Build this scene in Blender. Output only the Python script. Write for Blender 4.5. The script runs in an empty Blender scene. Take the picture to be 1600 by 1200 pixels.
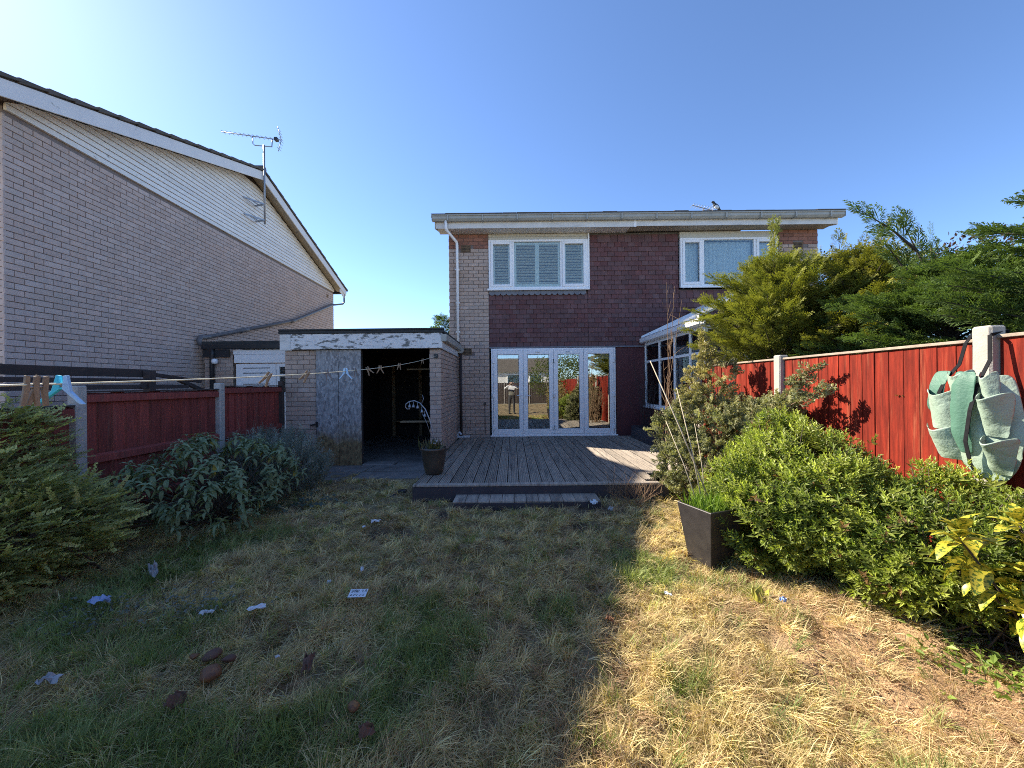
import bpy, math, random
import numpy as np
from mathutils import Matrix, Vector

PI = math.pi
S = bpy.context.scene
C = S.collection
rng = np.random.default_rng(7)
random.seed(7)

# ------------------------------------------------------------------ camera, sky, sun, exposure
cam = bpy.data.cameras.new('camera')
cam.sensor_width = 36.0
cam.lens = 13.5
cam.clip_start = 0.05
cam.clip_end = 2000
camo = bpy.data.objects.new('camera', cam)
camo.location = (0, 0, 1.5)
camo.rotation_euler = (PI / 2, math.radians(0.62), 0)
C.objects.link(camo)
S.camera = camo

SUN_VEC = Vector((-1.19, 0.67, 1.0)).normalized()        # towards the sun
world = bpy.data.worlds.new('World')
S.world = world
world.use_nodes = True
wn = world.node_tree.nodes
sky = wn.new('ShaderNodeTexSky')
sky.sky_type = 'NISHITA'
sky.sun_disc = False
sky.sun_elevation = math.asin(SUN_VEC.z)
sky.sun_rotation = math.atan2(SUN_VEC.x, SUN_VEC.y)
sky.altitude = 0
sky.air_density = 0.65
sky.dust_density = 0.14
sky.ozone_density = 5.0
world.node_tree.links.new(sky.outputs[0], wn['Background'].inputs[0])
wn['Background'].inputs[1].default_value = 0.120

sl = bpy.data.lights.new('sun', 'SUN')
sl.energy = 4.6
sl.angle = math.radians(0.53)
sl.color = (1.0, 0.90, 0.74)
so = bpy.data.objects.new('sun', sl)
so.rotation_euler = SUN_VEC.to_track_quat('Z', 'Y').to_euler()
so.location = SUN_VEC * 60
C.objects.link(so)

S.view_settings.view_transform = 'Standard'
S.view_settings.look = 'None'
S.view_settings.gamma = 1.0
S.view_settings.exposure = 1.46
S.view_settings.use_curve_mapping = False
S.render.engine = 'CYCLES'
S.cycles.max_bounces = 8
S.cycles.transparent_max_bounces = 12
S.cycles.use_denoising = False
S.cycles.use_adaptive_sampling = False
S.cycles.sample_clamp_indirect = 4.0
S.cycles.filter_width = 1.0

# ------------------------------------------------------------------ scene-graph helpers
WM = {}


def tag(o, label=None, cat=None, group=None, kind=None):
    if label: o['label'] = label
    if cat: o['category'] = cat
    if group: o['group'] = group
    if kind: o['kind'] = kind
    return o


def thing(name, label, cat, loc=(0, 0, 0), rz=0.0, group=None, kind=None):
    o = bpy.data.objects.new(name, None)
    o.empty_display_size = 0.1
    o.location = loc
    o.rotation_euler = (0, 0, rz)
    C.objects.link(o)
    WM[o] = Matrix.Translation(loc) @ Matrix.Rotation(rz, 4, 'Z')
    return tag(o, label, cat, group, kind)


def link(name, me, mat, parent=None, loc=None, rot=None, scale=None):
    o = bpy.data.objects.new(name, me)
    C.objects.link(o)
    if mat is not None and len(me.materials) == 0:
        for m in (mat if isinstance(mat, (list, tuple)) else [mat]):
            me.materials.append(m)
    if parent is not None:
        o.parent = parent
    if loc is not None: o.location = loc
    if rot is not None: o.rotation_euler = rot
    if scale is not None: o.scale = scale
    pm = WM.get(parent, Matrix.Identity(4)) if parent is not None else Matrix.Identity(4)
    WM[o] = pm @ Matrix.LocRotScale(Vector(loc or (0, 0, 0)), None if rot is None else __import__('mathutils').Euler(rot), None if scale is None else Vector(scale))
    return o


def np_mesh(name, V, F, col=None, smooth=False):
    me = bpy.data.meshes.new(name)
    V = np.asarray(V, np.float32)
    F = np.asarray(F, np.int32)
    k = F.shape[1]
    me.vertices.add(len(V))
    me.vertices.foreach_set('co', V.ravel())
    me.loops.add(F.size)
    me.loops.foreach_set('vertex_index', F.ravel())
    me.polygons.add(len(F))
    me.polygons.foreach_set('loop_start', np.arange(len(F), dtype=np.int32) * k)
    me.polygons.foreach_set('use_smooth', np.full(len(F), bool(smooth)))
    me.update(calc_edges=True)
    if col is not None:
        a = me.color_attributes.new('tint', 'FLOAT_COLOR', 'POINT')
        c4 = np.ones((len(V), 4), np.float32)
        c4[:, :3] = col
        a.data.foreach_set('color', c4.ravel())
    return me


class MB:
    """collects polygons in world coordinates; build() links them as one mesh"""

    def __init__(self):
        self.v = []; self.f = []; self.m = []; self.s = []

    def add(self, vs, fs, m=0, smooth=False):
        b = len(self.v)
        self.v += [tuple(p) for p in vs]
        for f in fs:
            self.f.append(tuple(i + b for i in f)); self.m.append(m); self.s.append(smooth)
        return self

    def box(self, x0, x1, y0, y1, z0, z1, m=0):
        vs = [(x0, y0, z0), (x1, y0, z0), (x1, y1, z0), (x0, y1, z0), (x0, y0, z1), (x1, y0, z1), (x1, y1, z1), (x0, y1, z1)]
        return self.add(vs, [(3, 2, 1, 0), (4, 5, 6, 7), (0, 1, 5, 4), (1, 2, 6, 5), (2, 3, 7, 6), (3, 0, 4, 7)], m)

    def obox(self, c, ax, ay, az, m=0):
        c = Vector(c); ax = Vector(ax); ay = Vector(ay); az = Vector(az)
        vs = [c + sx * ax + sy * ay + sz * az for sz in (-1, 1) for sx, sy in ((-1, -1), (1, -1), (1, 1), (-1, 1))]
        return self.add(vs, [(3, 2, 1, 0), (4, 5, 6, 7), (0, 1, 5, 4), (1, 2, 6, 5), (2, 3, 7, 6), (3, 0, 4, 7)], m)

    def bar(self, a, b, w, h, up=(0, 0, 1), m=0):
        a = Vector(a); b = Vector(b); d = b - a
        u = Vector(up)
        side = d.cross(u)
        if side.length < 1e-6: side = d.cross(Vector((1, 0, 0)))
        side.normalize()
        u = side.cross(d).normalized()
        return self.obox((a + b) / 2, d / 2, side * w / 2, u * h / 2, m)

    def prism(self, poly, axis, a, b, m=0):
        """poly: 2-D points; axis 'x': (y,z), 'y': (x,z), 'z': (x,y)"""
        n = len(poly)

        def p(q, t):
            return (t, q[0], q[1]) if axis == 'x' else (q[0], t, q[1]) if axis == 'y' else (q[0], q[1], t)
        vs = [p(q, a) for q in poly] + [p(q, b) for q in poly]
        fs = [tuple(range(n))[::-1], tuple(range(n, 2 * n))] + [(i, (i + 1) % n, n + (i + 1) % n, n + i) for i in range(n)]
        return self.add(vs, fs, m)

    def tube(self, pts, r, n=8, r1=None, m=0, cap=True):
        pts = [Vector(p) for p in pts]
        k = len(pts)
        rs = r if isinstance(r, (list, tuple)) else [r + ((r1 if r1 is not None else r) - r) * i / max(1, k - 1) for i in range(k)]
        vs = []
        prev = None
        for i, p in enumerate(pts):
            d = (pts[min(i + 1, k - 1)] - pts[max(i - 1, 0)]).normalized()
            if prev is None:
                u = d.orthogonal().normalized()
            else:
                u = (prev - d * prev.dot(d))
                u = u.normalized() if u.length > 1e-6 else d.orthogonal().normalized()
            prev = u
            w = d.cross(u)
            for j in range(n):
                a = 2 * PI * j / n
                vs.append(p + (u * math.cos(a) + w * math.sin(a)) * rs[i])
        fs = [(i * n + j, i * n + (j + 1) % n, (i + 1) * n + (j + 1) % n, (i + 1) * n + j) for i in range(k - 1) for j in range(n)]
        if cap:
            fs += [tuple(range(n))[::-1], tuple(range((k - 1) * n, k * n))]
        return self.add(vs, fs, m, True)

    def lathe(self, prof, c, n=24, m=0):
        """prof: (r, z) from the outside bottom up and back in"""
        k = len(prof)
        vs = [(c[0] + r * math.cos(2 * PI * j / n), c[1] + r * math.sin(2 * PI * j / n), c[2] + z) for r, z in prof for j in range(n)]
        fs = [(i * n + j, i * n + (j + 1) % n, (i + 1) * n + (j + 1) % n, (i + 1) * n + j) for i in range(k - 1) for j in range(n)]
        return self.add(vs, fs, m, True)

    def mesh(self, name, inv=None):
        me = bpy.data.meshes.new(name)
        v = [tuple(inv @ Vector(p)) for p in self.v] if inv is not None else self.v
        me.from_pydata(v, [], self.f)
        me.polygons.foreach_set('material_index', self.m)
        me.polygons.foreach_set('use_smooth', self.s)
        me.update()
        return me

    def build(self, name, mat, parent=None, bevel=0.0, origin=None):
        loc = None
        if parent is not None:
            inv = WM[parent].inverted()
        elif origin is not None:
            inv = Matrix.Translation(origin).inverted(); loc = origin
        else:
            inv = None
        o = link(name, self.mesh(name, inv), mat, parent, loc)
        if bevel:
            b = o.modifiers.new('bevel', 'BEVEL'); b.width = bevel; b.segments = 1; b.limit_method = 'ANGLE'; b.angle_limit = 0.9
        return o


# ------------------------------------------------------------------ procedural materials
def nt(name):
    m = bpy.data.materials.new(name)
    m.use_nodes = True
    t = m.node_tree
    return m, t, t.nodes['Principled BSDF']


def N(t, kind, **kw):
    n = t.nodes.new(kind)
    for k, v in kw.items():
        if isinstance(k, str) and k.startswith('i_'):
            n.inputs[k[2:].replace('_', ' ')].default_value = v
        else:
            setattr(n, k, v)
    return n


def ramp(t, fac, stops):
    r = t.nodes.new('ShaderNodeValToRGB')
    el = r.color_ramp.elements
    while len(el) < len(stops): el.new(0.5)
    for e, (p, c) in zip(el, stops):
        e.position = p
        e.color = (*c, 1) if len(c) == 3 else c
    t.links.new(fac, r.inputs[0])
    return r.outputs[0]


def mixc(t, fac, a, b, mode='MIX'):
    n = t.nodes.new('ShaderNodeMix')
    n.data_type = 'RGBA'
    n.blend_type = mode
    for sock, val in ((n.inputs[0], fac), (n.inputs[6], a), (n.inputs[7], b)):
        if isinstance(val, bpy.types.NodeSocket): t.links.new(val, sock)
        elif isinstance(val, (tuple, list)): sock.default_value = (*val, 1) if len(val) == 3 else val
        else: sock.default_value = val
    return n.outputs[2]


def coords(t, stretch=(1, 1, 1)):
    g = t.nodes.new('ShaderNodeNewGeometry')
    mp = t.nodes.new('ShaderNodeMapping')
    mp.inputs['Scale'].default_value = stretch
    t.links.new(g.outputs['Position'], mp.inputs[0])
    return mp.outputs[0], g


def noise(t, vec, scale, detail=5, rough=0.6):
    n = t.nodes.new('ShaderNodeTexNoise')
    n.inputs['Scale'].default_value = scale
    n.inputs['Detail'].default_value = detail
    n.inputs['Roughness'].default_value = rough
    t.links.new(vec, n.inputs['Vector'])
    return n.outputs['Fac']


def M(name, c1, c2=None, *args, grain=None, **kw):
    m = M0(name, c1, c2, *args, **kw)
    if grain:                                     # fine wood grain and knots on top of the base tone
        t = m.node_tree
        b = t.nodes['Principled BSDF']
        src = b.inputs['Base Color'].links[0].from_socket
        gv = noise(t, coords(t, grain)[0], 6.0, 8, 0.75)
        f = ramp(t, gv, [(0.30, (0.42, 0.42, 0.42)), (0.5, (1, 1, 1)), (0.72, (1.3, 1.3, 1.3))])
        t.links.new(mixc(t, 1.0, src, f, 'MULTIPLY'), b.inputs['Base Color'])
    return m


def M0(name, c1, c2=None, scale=4.0, rough=0.7, bump=0.0, bscale=80.0, rnd=0.0, stain=None, stretch=(1, 1, 1), spec=0.4, metal=0.0, island=False, coat=0.0, sat=0.0):
    """base colour from two tones of world-space noise, per-piece variation, optional stain (colour, scale, lo, hi)"""
    m, t, b = nt(name)
    vec, g = coords(t, stretch)
    c2 = c2 or tuple(x * 0.8 for x in c1)
    col = ramp(t, noise(t, vec, scale), [(0.3, c1), (0.72, c2)])
    if rnd:
        oi = t.nodes.new('ShaderNodeObjectInfo')
        val = oi.outputs['Random']
        if island:
            ad = N(t, 'ShaderNodeMath', operation='ADD'); t.links.new(oi.outputs['Random'], ad.inputs[0]); t.links.new(g.outputs['Random Per Island'], ad.inputs[1])
            fr = N(t, 'ShaderNodeMath', operation='FRACT'); t.links.new(ad.outputs[0], fr.inputs[0])
            val = fr.outputs[0]
        hs = t.nodes.new('ShaderNodeHueSaturation')
        mr = N(t, 'ShaderNodeMapRange'); t.links.new(val, mr.inputs[0]); mr.inputs[3].default_value = 1 - rnd; mr.inputs[4].default_value = 1 + rnd
        t.links.new(mr.outputs[0], hs.inputs['Value'])
        if sat:
            wn_ = N(t, 'ShaderNodeTexWhiteNoise', noise_dimensions='1D'); t.links.new(val, wn_.inputs['W'])
            ms = N(t, 'ShaderNodeMapRange'); t.links.new(wn_.outputs[0], ms.inputs[0]); ms.inputs[3].default_value = 1 - sat; ms.inputs[4].default_value = 1 + sat
            t.links.new(ms.outputs[0], hs.inputs['Saturation'])
        t.links.new(col, hs.inputs['Color'])
        col = hs.outputs[0]
    if stain:
        sc, ss, lo, hi = stain[:4]
        sv = vec if len(stain) < 5 else coords(t, stain[4])[0]
        f = ramp(t, noise(t, sv, ss, 6, 0.65), [(lo, (0, 0, 0)), (hi, (1, 1, 1))])
        col = mixc(t, f, col, sc)
    t.links.new(col, b.inputs['Base Color'])
    b.inputs['Roughness'].default_value = rough
    b.inputs['Specular IOR Level'].default_value = spec
    b.inputs['Metallic'].default_value = metal
    if coat: b.inputs['Coat Weight'].default_value = coat
    if bump:
        bp = N(t, 'ShaderNodeBump', i_Strength=bump, i_Distance=0.01)
        t.links.new(noise(t, vec, bscale, 4), bp.inputs['Height'])
        t.links.new(bp.outputs[0], b.inputs['Normal'])
    return m


def leaf_mat(name, trans=0.35, rough=0.5, spec=0.4, bump=0.0):
    m, t, b = nt(name)
    at = N(t, 'ShaderNodeAttribute', attribute_name='tint')
    t.links.new(at.outputs['Color'], b.inputs['Base Color'])
    b.inputs['Roughness'].default_value = rough
    b.inputs['Specular IOR Level'].default_value = spec
    if trans:
        tr = t.nodes.new('ShaderNodeBsdfTranslucent')
        tc = mixc(t, 1.0, at.outputs['Color'], (1.5, 1.6, 0.7), 'MULTIPLY')
        t.links.new(tc, tr.inputs['Color'])
        mx = N(t, 'ShaderNodeMixShader'); mx.inputs[0].default_value = trans
        t.links.new(b.outputs[0], mx.inputs[1]); t.links.new(tr.outputs[0], mx.inputs[2])
        t.links.new(mx.outputs[0], t.nodes['Material Output'].inputs[0])
    return m


def glass_mat(name, tint=(0.92, 0.97, 0.95), boost=1.6, base=0.06):
    m, t, b = nt(name)
    t.nodes.remove(b)
    fr = N(t, 'ShaderNodeFresnel', i_IOR=1.52)
    ma = N(t, 'ShaderNodeMath', operation='MULTIPLY_ADD', use_clamp=True)
    t.links.new(fr.outputs[0], ma.inputs[0]); ma.inputs[1].default_value = boost; ma.inputs[2].default_value = base
    tr = t.nodes.new('ShaderNodeBsdfTransparent'); tr.inputs[0].default_value = (*tint, 1)
    gl = t.nodes.new('ShaderNodeBsdfGlossy'); gl.inputs['Roughness'].default_value = 0.0
    vec, g = coords(t)
    bp = N(t, 'ShaderNodeBump', i_Strength=0.012, i_Distance=0.02)
    t.links.new(noise(t, vec, 1.7, 1), bp.inputs['Height']); t.links.new(bp.outputs[0], gl.inputs['Normal'])
    mx = t.nodes.new('ShaderNodeMixShader')
    t.links.new(ma.outputs[0], mx.inputs[0]); t.links.new(tr.outputs[0], mx.inputs[1]); t.links.new(gl.outputs[0], mx.inputs[2])
    t.links.new(mx.outputs[0], t.nodes['Material Output'].inputs[0])
    return m


MT = {}
MT['brick'] = M('brick', (0.58, 0.455, 0.395), (0.48, 0.38, 0.335), 9, 0.85, 0.35, 140, rnd=0.08, island=True, sat=0.12, stain=((0.46, 0.38, 0.325), 0.9, 0.55, 0.85))
MT['brick_near'] = M('brick_main', (0.52, 0.385, 0.31), (0.42, 0.315, 0.255), 9, 0.85, 0.35, 140, rnd=0.09, island=True, sat=0.12, stain=((0.26, 0.205, 0.165), 1.3, 0.55, 0.85))
MT['brick_red'] = M('brick_red', (0.33, 0.15, 0.10), (0.25, 0.115, 0.085), 9, 0.85, 0.35, 140, rnd=0.18, island=True)
MT['mortar'] = M('mortar', (0.25, 0.205, 0.185), (0.19, 0.155, 0.145), 20, 0.95, 0.4, 200)
MT['tile'] = M('clay_tile', (0.165, 0.074, 0.070), (0.115, 0.054, 0.052), 5, 0.7, 0.25, 120, rnd=0.14, island=True, sat=0.15, stain=((0.15, 0.10, 0.09), 1.1, 0.6, 0.85))
MT['roof_tile'] = M('concrete_tile', (0.13, 0.105, 0.09), (0.075, 0.07, 0.06), 7, 0.9, 0.4, 60, rnd=0.15, stain=((0.10, 0.11, 0.06), 3, 0.6, 0.75))
MT['upvc'] = M('white_upvc', (0.92, 0.90, 0.89), (0.88, 0.86, 0.85), 2.0, 0.35, spec=0.5, stain=((0.62, 0.58, 0.52), 3.5, 0.70, 0.95))
MT['upvc_dirty'] = M('weathered_white', (0.74, 0.71, 0.68), (0.62, 0.60, 0.57), 3.0, 0.5, stain=((0.33, 0.31, 0.26), 2.5, 0.55, 0.85, (0.6, 1, 3)))
MT['gutter'] = M('grey_gutter', (0.42, 0.41, 0.37), (0.33, 0.32, 0.28), 4.0, 0.45, stain=((0.18, 0.18, 0.14), 5, 0.6, 0.8))
MT['cream'] = M('cream_board', (0.60, 0.56, 0.47), (0.52, 0.48, 0.40), 3.0, 0.6)
MT['clad'] = M('cladding', (0.88, 0.84, 0.78), (0.80, 0.76, 0.70), 3.0, 0.55, rnd=0.06, stain=((0.36, 0.32, 0.28), 9, 0.64, 0.72, (1, 1, 2)))
MT['barge'] = M('barge_paint', (0.78, 0.75, 0.72), (0.70, 0.67, 0.65), 3.0, 0.55, stain=((0.22, 0.23, 0.2), 5.0, 0.66, 0.72))
MT['soffit'] = M('soffit', (0.42, 0.36, 0.28), (0.32, 0.27, 0.21), 4.0, 0.7)
MT['peel'] = M('peeling_paint', (0.78, 0.76, 0.74), (0.68, 0.66, 0.64), 3.0, 0.65, 0.5, 60, stain=((0.17, 0.165, 0.15), 13, 0.53, 0.6, (0.55, 1, 1.6)))
MT['felt'] = M('roof_felt', (0.035, 0.036, 0.038), (0.055, 0.055, 0.05), 10, 0.9, 0.5, 90)
MT['maroon'] = M('maroon_paint', (0.12, 0.034, 0.038), (0.085, 0.027, 0.031), 3, 0.55, 0.2, 40)
MT['lead'] = M('lead_sheet', (0.15, 0.15, 0.17), (0.22, 0.22, 0.24), 8, 0.5, 0.2, 30)
MT['terracotta'] = M('terracotta', (0.20, 0.13, 0.075), (0.13, 0.085, 0.05), 12, 0.85)
MT['dark'] = M('dark_void', (0.012, 0.011, 0.012), (0.018, 0.016, 0.016), 5, 0.9)
MT['black_plastic'] = M('black_plastic', (0.018, 0.018, 0.02), (0.028, 0.028, 0.03), 4, 0.45, spec=0.5)
MT['grey_pipe'] = M('grey_pipe', (0.16, 0.15, 0.155), (0.11, 0.105, 0.11), 5, 0.5)
MT['brown_pipe'] = M('brown_pipe', (0.035, 0.025, 0.025), (0.05, 0.038, 0.035), 5, 0.5)
MT['alu'] = M('aluminium', (0.36, 0.37, 0.40), (0.28, 0.29, 0.31), 9, 0.45, metal=0.7)
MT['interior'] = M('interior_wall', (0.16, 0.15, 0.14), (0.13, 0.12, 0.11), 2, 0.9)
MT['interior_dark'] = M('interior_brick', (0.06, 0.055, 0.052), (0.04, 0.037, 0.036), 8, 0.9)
MT['blind'] = M('blind', (0.70, 0.70, 0.62), None, 3, 0.8)
MT['shutter'] = M('shutter_white', (0.92, 0.92, 0.92), (0.88, 0.88, 0.88), 2, 0.5)
MT['net'] = M('net_curtain', (0.70, 0.74, 0.80), (0.6, 0.65, 0.72), 30, 0.9)
MT['pane_grey'] = M('pane_backing_grey', (0.30, 0.33, 0.31), (0.24, 0.27, 0.25), 6, 0.9)
MT['concrete'] = M('concrete', (0.24, 0.225, 0.21), (0.16, 0.15, 0.145), 5, 0.9, 0.5, 60, stain=((0.08, 0.08, 0.075), 2.3, 0.5, 0.75))
MT['post_grey'] = M('concrete_post', (0.50, 0.46, 0.42), (0.38, 0.355, 0.32), 14, 0.9, 0.5, 120, stain=((0.16, 0.155, 0.13), 6, 0.6, 0.75))
MT['post_white'] = M('pale_concrete_post', (0.43, 0.40, 0.35), (0.33, 0.305, 0.265), 10, 0.85, 0.4, 100, stain=((0.2, 0.175, 0.14), 5, 0.58, 0.75, (1, 1, 0.3)))
MT['fence_dark'] = M('fence_stain_dark', (0.32, 0.066, 0.05), (0.21, 0.05, 0.042), 5, 0.7, 0.4, 90, rnd=0.22, stretch=(3, 3, 0.4), stain=((0.15, 0.085, 0.065), 4, 0.55, 0.78, (3, 3, 0.4)), grain=(9, 9, 0.4))
MT['fence_red'] = M('fence_stain_red', (0.27, 0.026, 0.011), (0.11, 0.010, 0.005), 7, 0.8, 0.5, 90, rnd=0.25, stretch=(4, 4, 0.4), stain=((0.37, 0.105, 0.052), 4, 0.56, 0.80, (5, 5, 0.35)), spec=0.2, grain=(9, 9, 0.35))
MT['cap'] = M('pale_timber', (0.40, 0.32, 0.25), (0.26, 0.20, 0.155), 12, 0.8, 0.4, 90)
MT['timber_dark'] = M('dark_timber', (0.075, 0.055, 0.048), (0.05, 0.038, 0.034), 6, 0.8, 0.4, 90, rnd=0.15)
MT['deck'] = M('deck_board', (0.43, 0.365, 0.295), (0.22, 0.19, 0.165), 5, 0.62, 0.3, 150, rnd=0.2, stretch=(6, 0.7, 1), stain=((0.085, 0.078, 0.074), 2.4, 0.52, 0.75))
MT['deck_fascia'] = M('deck_fascia', (0.065, 0.055, 0.062), (0.042, 0.038, 0.046), 6, 0.55, 0.2, 100)
MT['wood'] = M('raw_wood', (0.36, 0.26, 0.15), (0.25, 0.17, 0.10), 10, 0.8, rnd=0.1)
MT['peg_wood'] = M('peg_wood', (0.30, 0.21, 0.13), (0.20, 0.14, 0.09), 60, 0.8, 0.3, 300)
MT['peg_cyan'] = M('peg_cyan', (0.06, 0.55, 0.75), (0.05, 0.5, 0.68), 20, 0.4)
MT['peg_blue'] = M('peg_pale_blue', (0.38, 0.62, 0.85), (0.34, 0.56, 0.8), 20, 0.4)
MT['line'] = M('washing_line', (0.72, 0.70, 0.52), (0.62, 0.60, 0.44), 60, 0.6)
MT['steel'] = M('steel', (0.35, 0.35, 0.36), None, 20, 0.4, metal=0.8)
MT['pot'] = M('glazed_pot', (0.085, 0.062, 0.042), (0.045, 0.036, 0.030), 9, 0.28, stain=((0.13, 0.11, 0.05), 4, 0.6, 0.8), coat=0.3)
MT['planter'] = M('black_planter', (0.030, 0.026, 0.026), (0.048, 0.042, 0.040), 14, 0.45, 0.3, 120, stain=((0.12, 0.10, 0.09), 22, 0.66, 0.74))
MT['soil'] = M('potting_soil', (0.035, 0.026, 0.02), (0.055, 0.04, 0.03), 40, 0.95, 0.8, 90)
MT['bag'] = M('green_bag', (0.36, 0.45, 0.36), (0.26, 0.345, 0.275), 6, 0.5, 0.5, 45, stain=((0.34, 0.36, 0.20), 9, 0.60, 0.75))
MT['bag_dark'] = M('green_bag_dark', (0.085, 0.19, 0.135), (0.065, 0.15, 0.11), 6, 0.55, 0.35, 60)
MT['strap'] = M('webbing', (0.012, 0.012, 0.014), (0.02, 0.02, 0.022), 30, 0.95, spec=0.1)
MT['cane'] = M('cane', (0.50, 0.43, 0.30), (0.38, 0.32, 0.22), 25, 0.7)
MT['bark'] = M('bark', (0.10, 0.075, 0.055), (0.06, 0.045, 0.035), 30, 0.9, 0.6, 120)
MT['twig'] = M('dead_twig', (0.30, 0.19, 0.11), (0.20, 0.13, 0.08), 30, 0.85)
MT['leaf'] = leaf_mat('leaf')
MT['leaf_gloss'] = leaf_mat('leaf_glossy', 0.28, 0.38, 0.5)
MT['leaf_felt'] = leaf_mat('leaf_felted', 0.2, 0.85, 0.2)
MT['needle'] = leaf_mat('conifer_leaf', 0.25, 0.6, 0.3)
MT['grass'] = leaf_mat('grass_blade', 0.3, 0.6, 0.25)
MT['glass'] = glass_mat('window_glass', boost=1.1, base=0.03)
MT['glass_door'] = glass_mat('door_glass', boost=2.2, base=0.22)
MT['glass_poly'] = glass_mat('roof_glazing', (0.45, 0.55, 0.65), 1.6, 0.2)
MT['white_plastic'] = M('white_plastic', (0.72, 0.76, 0.80), (0.6, 0.64, 0.68), 30, 0.4)
MT['blue_plastic'] = M('blue_plastic', (0.35, 0.46, 0.72), (0.28, 0.38, 0.62), 30, 0.4)
MT['foil'] = M('grey_wrapper', (0.42, 0.42, 0.42), (0.3, 0.3, 0.3), 30, 0.5)
MT['ink'] = M('ink', (0.03, 0.03, 0.035), None, 30, 0.6)
MT['yellow_plastic'] = M('yellow_plastic', (0.42, 0.39, 0.06), (0.30, 0.30, 0.05), 20, 0.6, stain=((0.25, 0.18, 0.08), 25, 0.5, 0.7))
MT['shard'] = M('husk', (0.25, 0.11, 0.045), (0.12, 0.055, 0.03), 30, 0.5, 0.6, 60, stain=((0.42, 0.21, 0.06), 18, 0.56, 0.72))
MT['dry_leaf'] = M('dry_leaf', (0.17, 0.085, 0.055), (0.10, 0.055, 0.038), 25, 0.8)


def osb_mat():
    m, t, b = nt('osb_board')
    vec, g = coords(t)
    v = N(t, 'ShaderNodeTexVoronoi', i_Scale=34.0, i_Randomness=1.0)
    mp = t.nodes.new('ShaderNodeMapping'); mp.inputs['Rotation'].default_value = (0.2, 0.6, 0.3); mp.inputs['Scale'].default_value = (1, 1, 0.55)
    t.links.new(vec, mp.inputs[0]); t.links.new(mp.outputs[0], v.inputs['Vector'])
    grey = ramp(t, v.outputs['Color'], [(0.0, (0.15, 0.14, 0.14)), (0.5, (0.30, 0.285, 0.28)), (1.0, (0.46, 0.44, 0.43))])
    warm = ramp(t, v.outputs['Color'], [(0.0, (0.09, 0.06, 0.03)), (0.5, (0.22, 0.155, 0.075)), (1.0, (0.34, 0.25, 0.12))])
    sp = t.nodes.new('ShaderNodeSeparateXYZ'); t.links.new(g.outputs['Position'], sp.inputs[0])
    ad = N(t, 'ShaderNodeMath', operation='MULTIPLY_ADD'); t.links.new(noise(t, vec, 2.5), ad.inputs[0]); ad.inputs[1].default_value = 1.1; t.links.new(sp.outputs[2], ad.inputs[2])
    f = ramp(t, ad.outputs[0], [(0.75, (1, 1, 1)), (1.0, (0, 0, 0))])
    # damp-yellowed lower edge of the boards
    mr = N(t, 'ShaderNodeMapRange'); t.links.new(ad.outputs[0], mr.inputs[0]); mr.inputs[1].default_value = 1.0; mr.inputs[2].default_value = 1.35; mr.inputs[3].default_value = 1.0; mr.inputs[4].default_value = 0.0
    t.links.new(mixc(t, mr.outputs[0], grey, warm), b.inputs['Base Color'])
    b.inputs['Roughness'].default_value = 0.8
    bp = N(t, 'ShaderNodeBump', i_Strength=0.5, i_Distance=0.004); t.links.new(v.outputs['Distance'], bp.inputs['Height']); t.links.new(bp.outputs[0], b.inputs['Normal'])
    return m


MT['osb'] = osb_mat()

# ------------------------------------------------------------------ numeric helpers
_tab = {}


def vnoise(x, y, scale=1.0, seed=0, octs=3):
    x = np.asarray(x, float) * scale; y = np.asarray(y, float) * scale
    out = 0; amp = 1; tot = 0
    for o in range(octs):
        k = (seed, o)
        if k not in _tab: _tab[k] = np.random.default_rng(seed * 31 + o).random((256, 256))
        T = _tab[k]
        xi = np.floor(x).astype(int); yi = np.floor(y).astype(int)
        fx = x - xi; fy = y - yi
        fx = fx * fx * (3 - 2 * fx); fy = fy * fy * (3 - 2 * fy)
        a = T[xi & 255, yi & 255]; b = T[(xi + 1) & 255, yi & 255]; c = T[xi & 255, (yi + 1) & 255]; d = T[(xi + 1) & 255, (yi + 1) & 255]
        out = out + amp * ((a * (1 - fx) + b * fx) * (1 - fy) + (c * (1 - fx) + d * fx) * fy)
        tot += amp; amp *= 0.5; x = x * 2.03 + 17.3; y = y * 2.03 + 5.1
    return out / tot


def unit(v):
    return v / np.maximum(np.linalg.norm(v, axis=-1, keepdims=True), 1e-9)


def scatter(T, F, P, D, Nn, Sc, col, tipcol=None, wid=None):
    """copies template T (u along D, v sideways, w along normal) to every P"""
    D = unit(D)
    side = unit(np.cross(D, Nn)); nn = np.cross(side, D)
    Sc = np.asarray(Sc, float).reshape(-1, 1, 1)
    W = Sc if wid is None else Sc * np.asarray(wid, float).reshape(-1, 1, 1)
    V = P[:, None, :] + T[None, :, 0:1] * Sc * D[:, None, :] + T[None, :, 1:2] * W * side[:, None, :] + T[None, :, 2:3] * Sc * nn[:, None, :]
    k = len(T)
    Fa = (F[None] + (np.arange(len(P)) * k)[:, None, None]).reshape(-1, F.shape[1])
    c = np.repeat(col[:, None, :], k, 1)
    if tipcol is not None:
        u = np.clip(T[None, :, 0:1], 0, 1)
        c = c * (1 - u) + np.repeat(np.asarray(tipcol)[:, None, :], k, 1) * u
    return V.reshape(-1, 3), Fa, c.reshape(-1, 3)


def join(parts):
    Vs, Fs, Cs = [], [], []
    b = 0
    for V, F, c in parts:
        Vs.append(V); Fs.append(F + b); Cs.append(c); b += len(V)
    return np.concatenate(Vs), np.concatenate(Fs), np.concatenate(Cs)


def foliage(name, data, mat, parent, kind=None):
    V, F, c = data
    V = np.asarray(V) - np.array(WM[parent].translation)
    o = link(name, np_mesh(name, V, F, np.clip(c, 0.002, 1)), mat, parent)
    if kind: o['kind'] = kind
    return o


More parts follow.
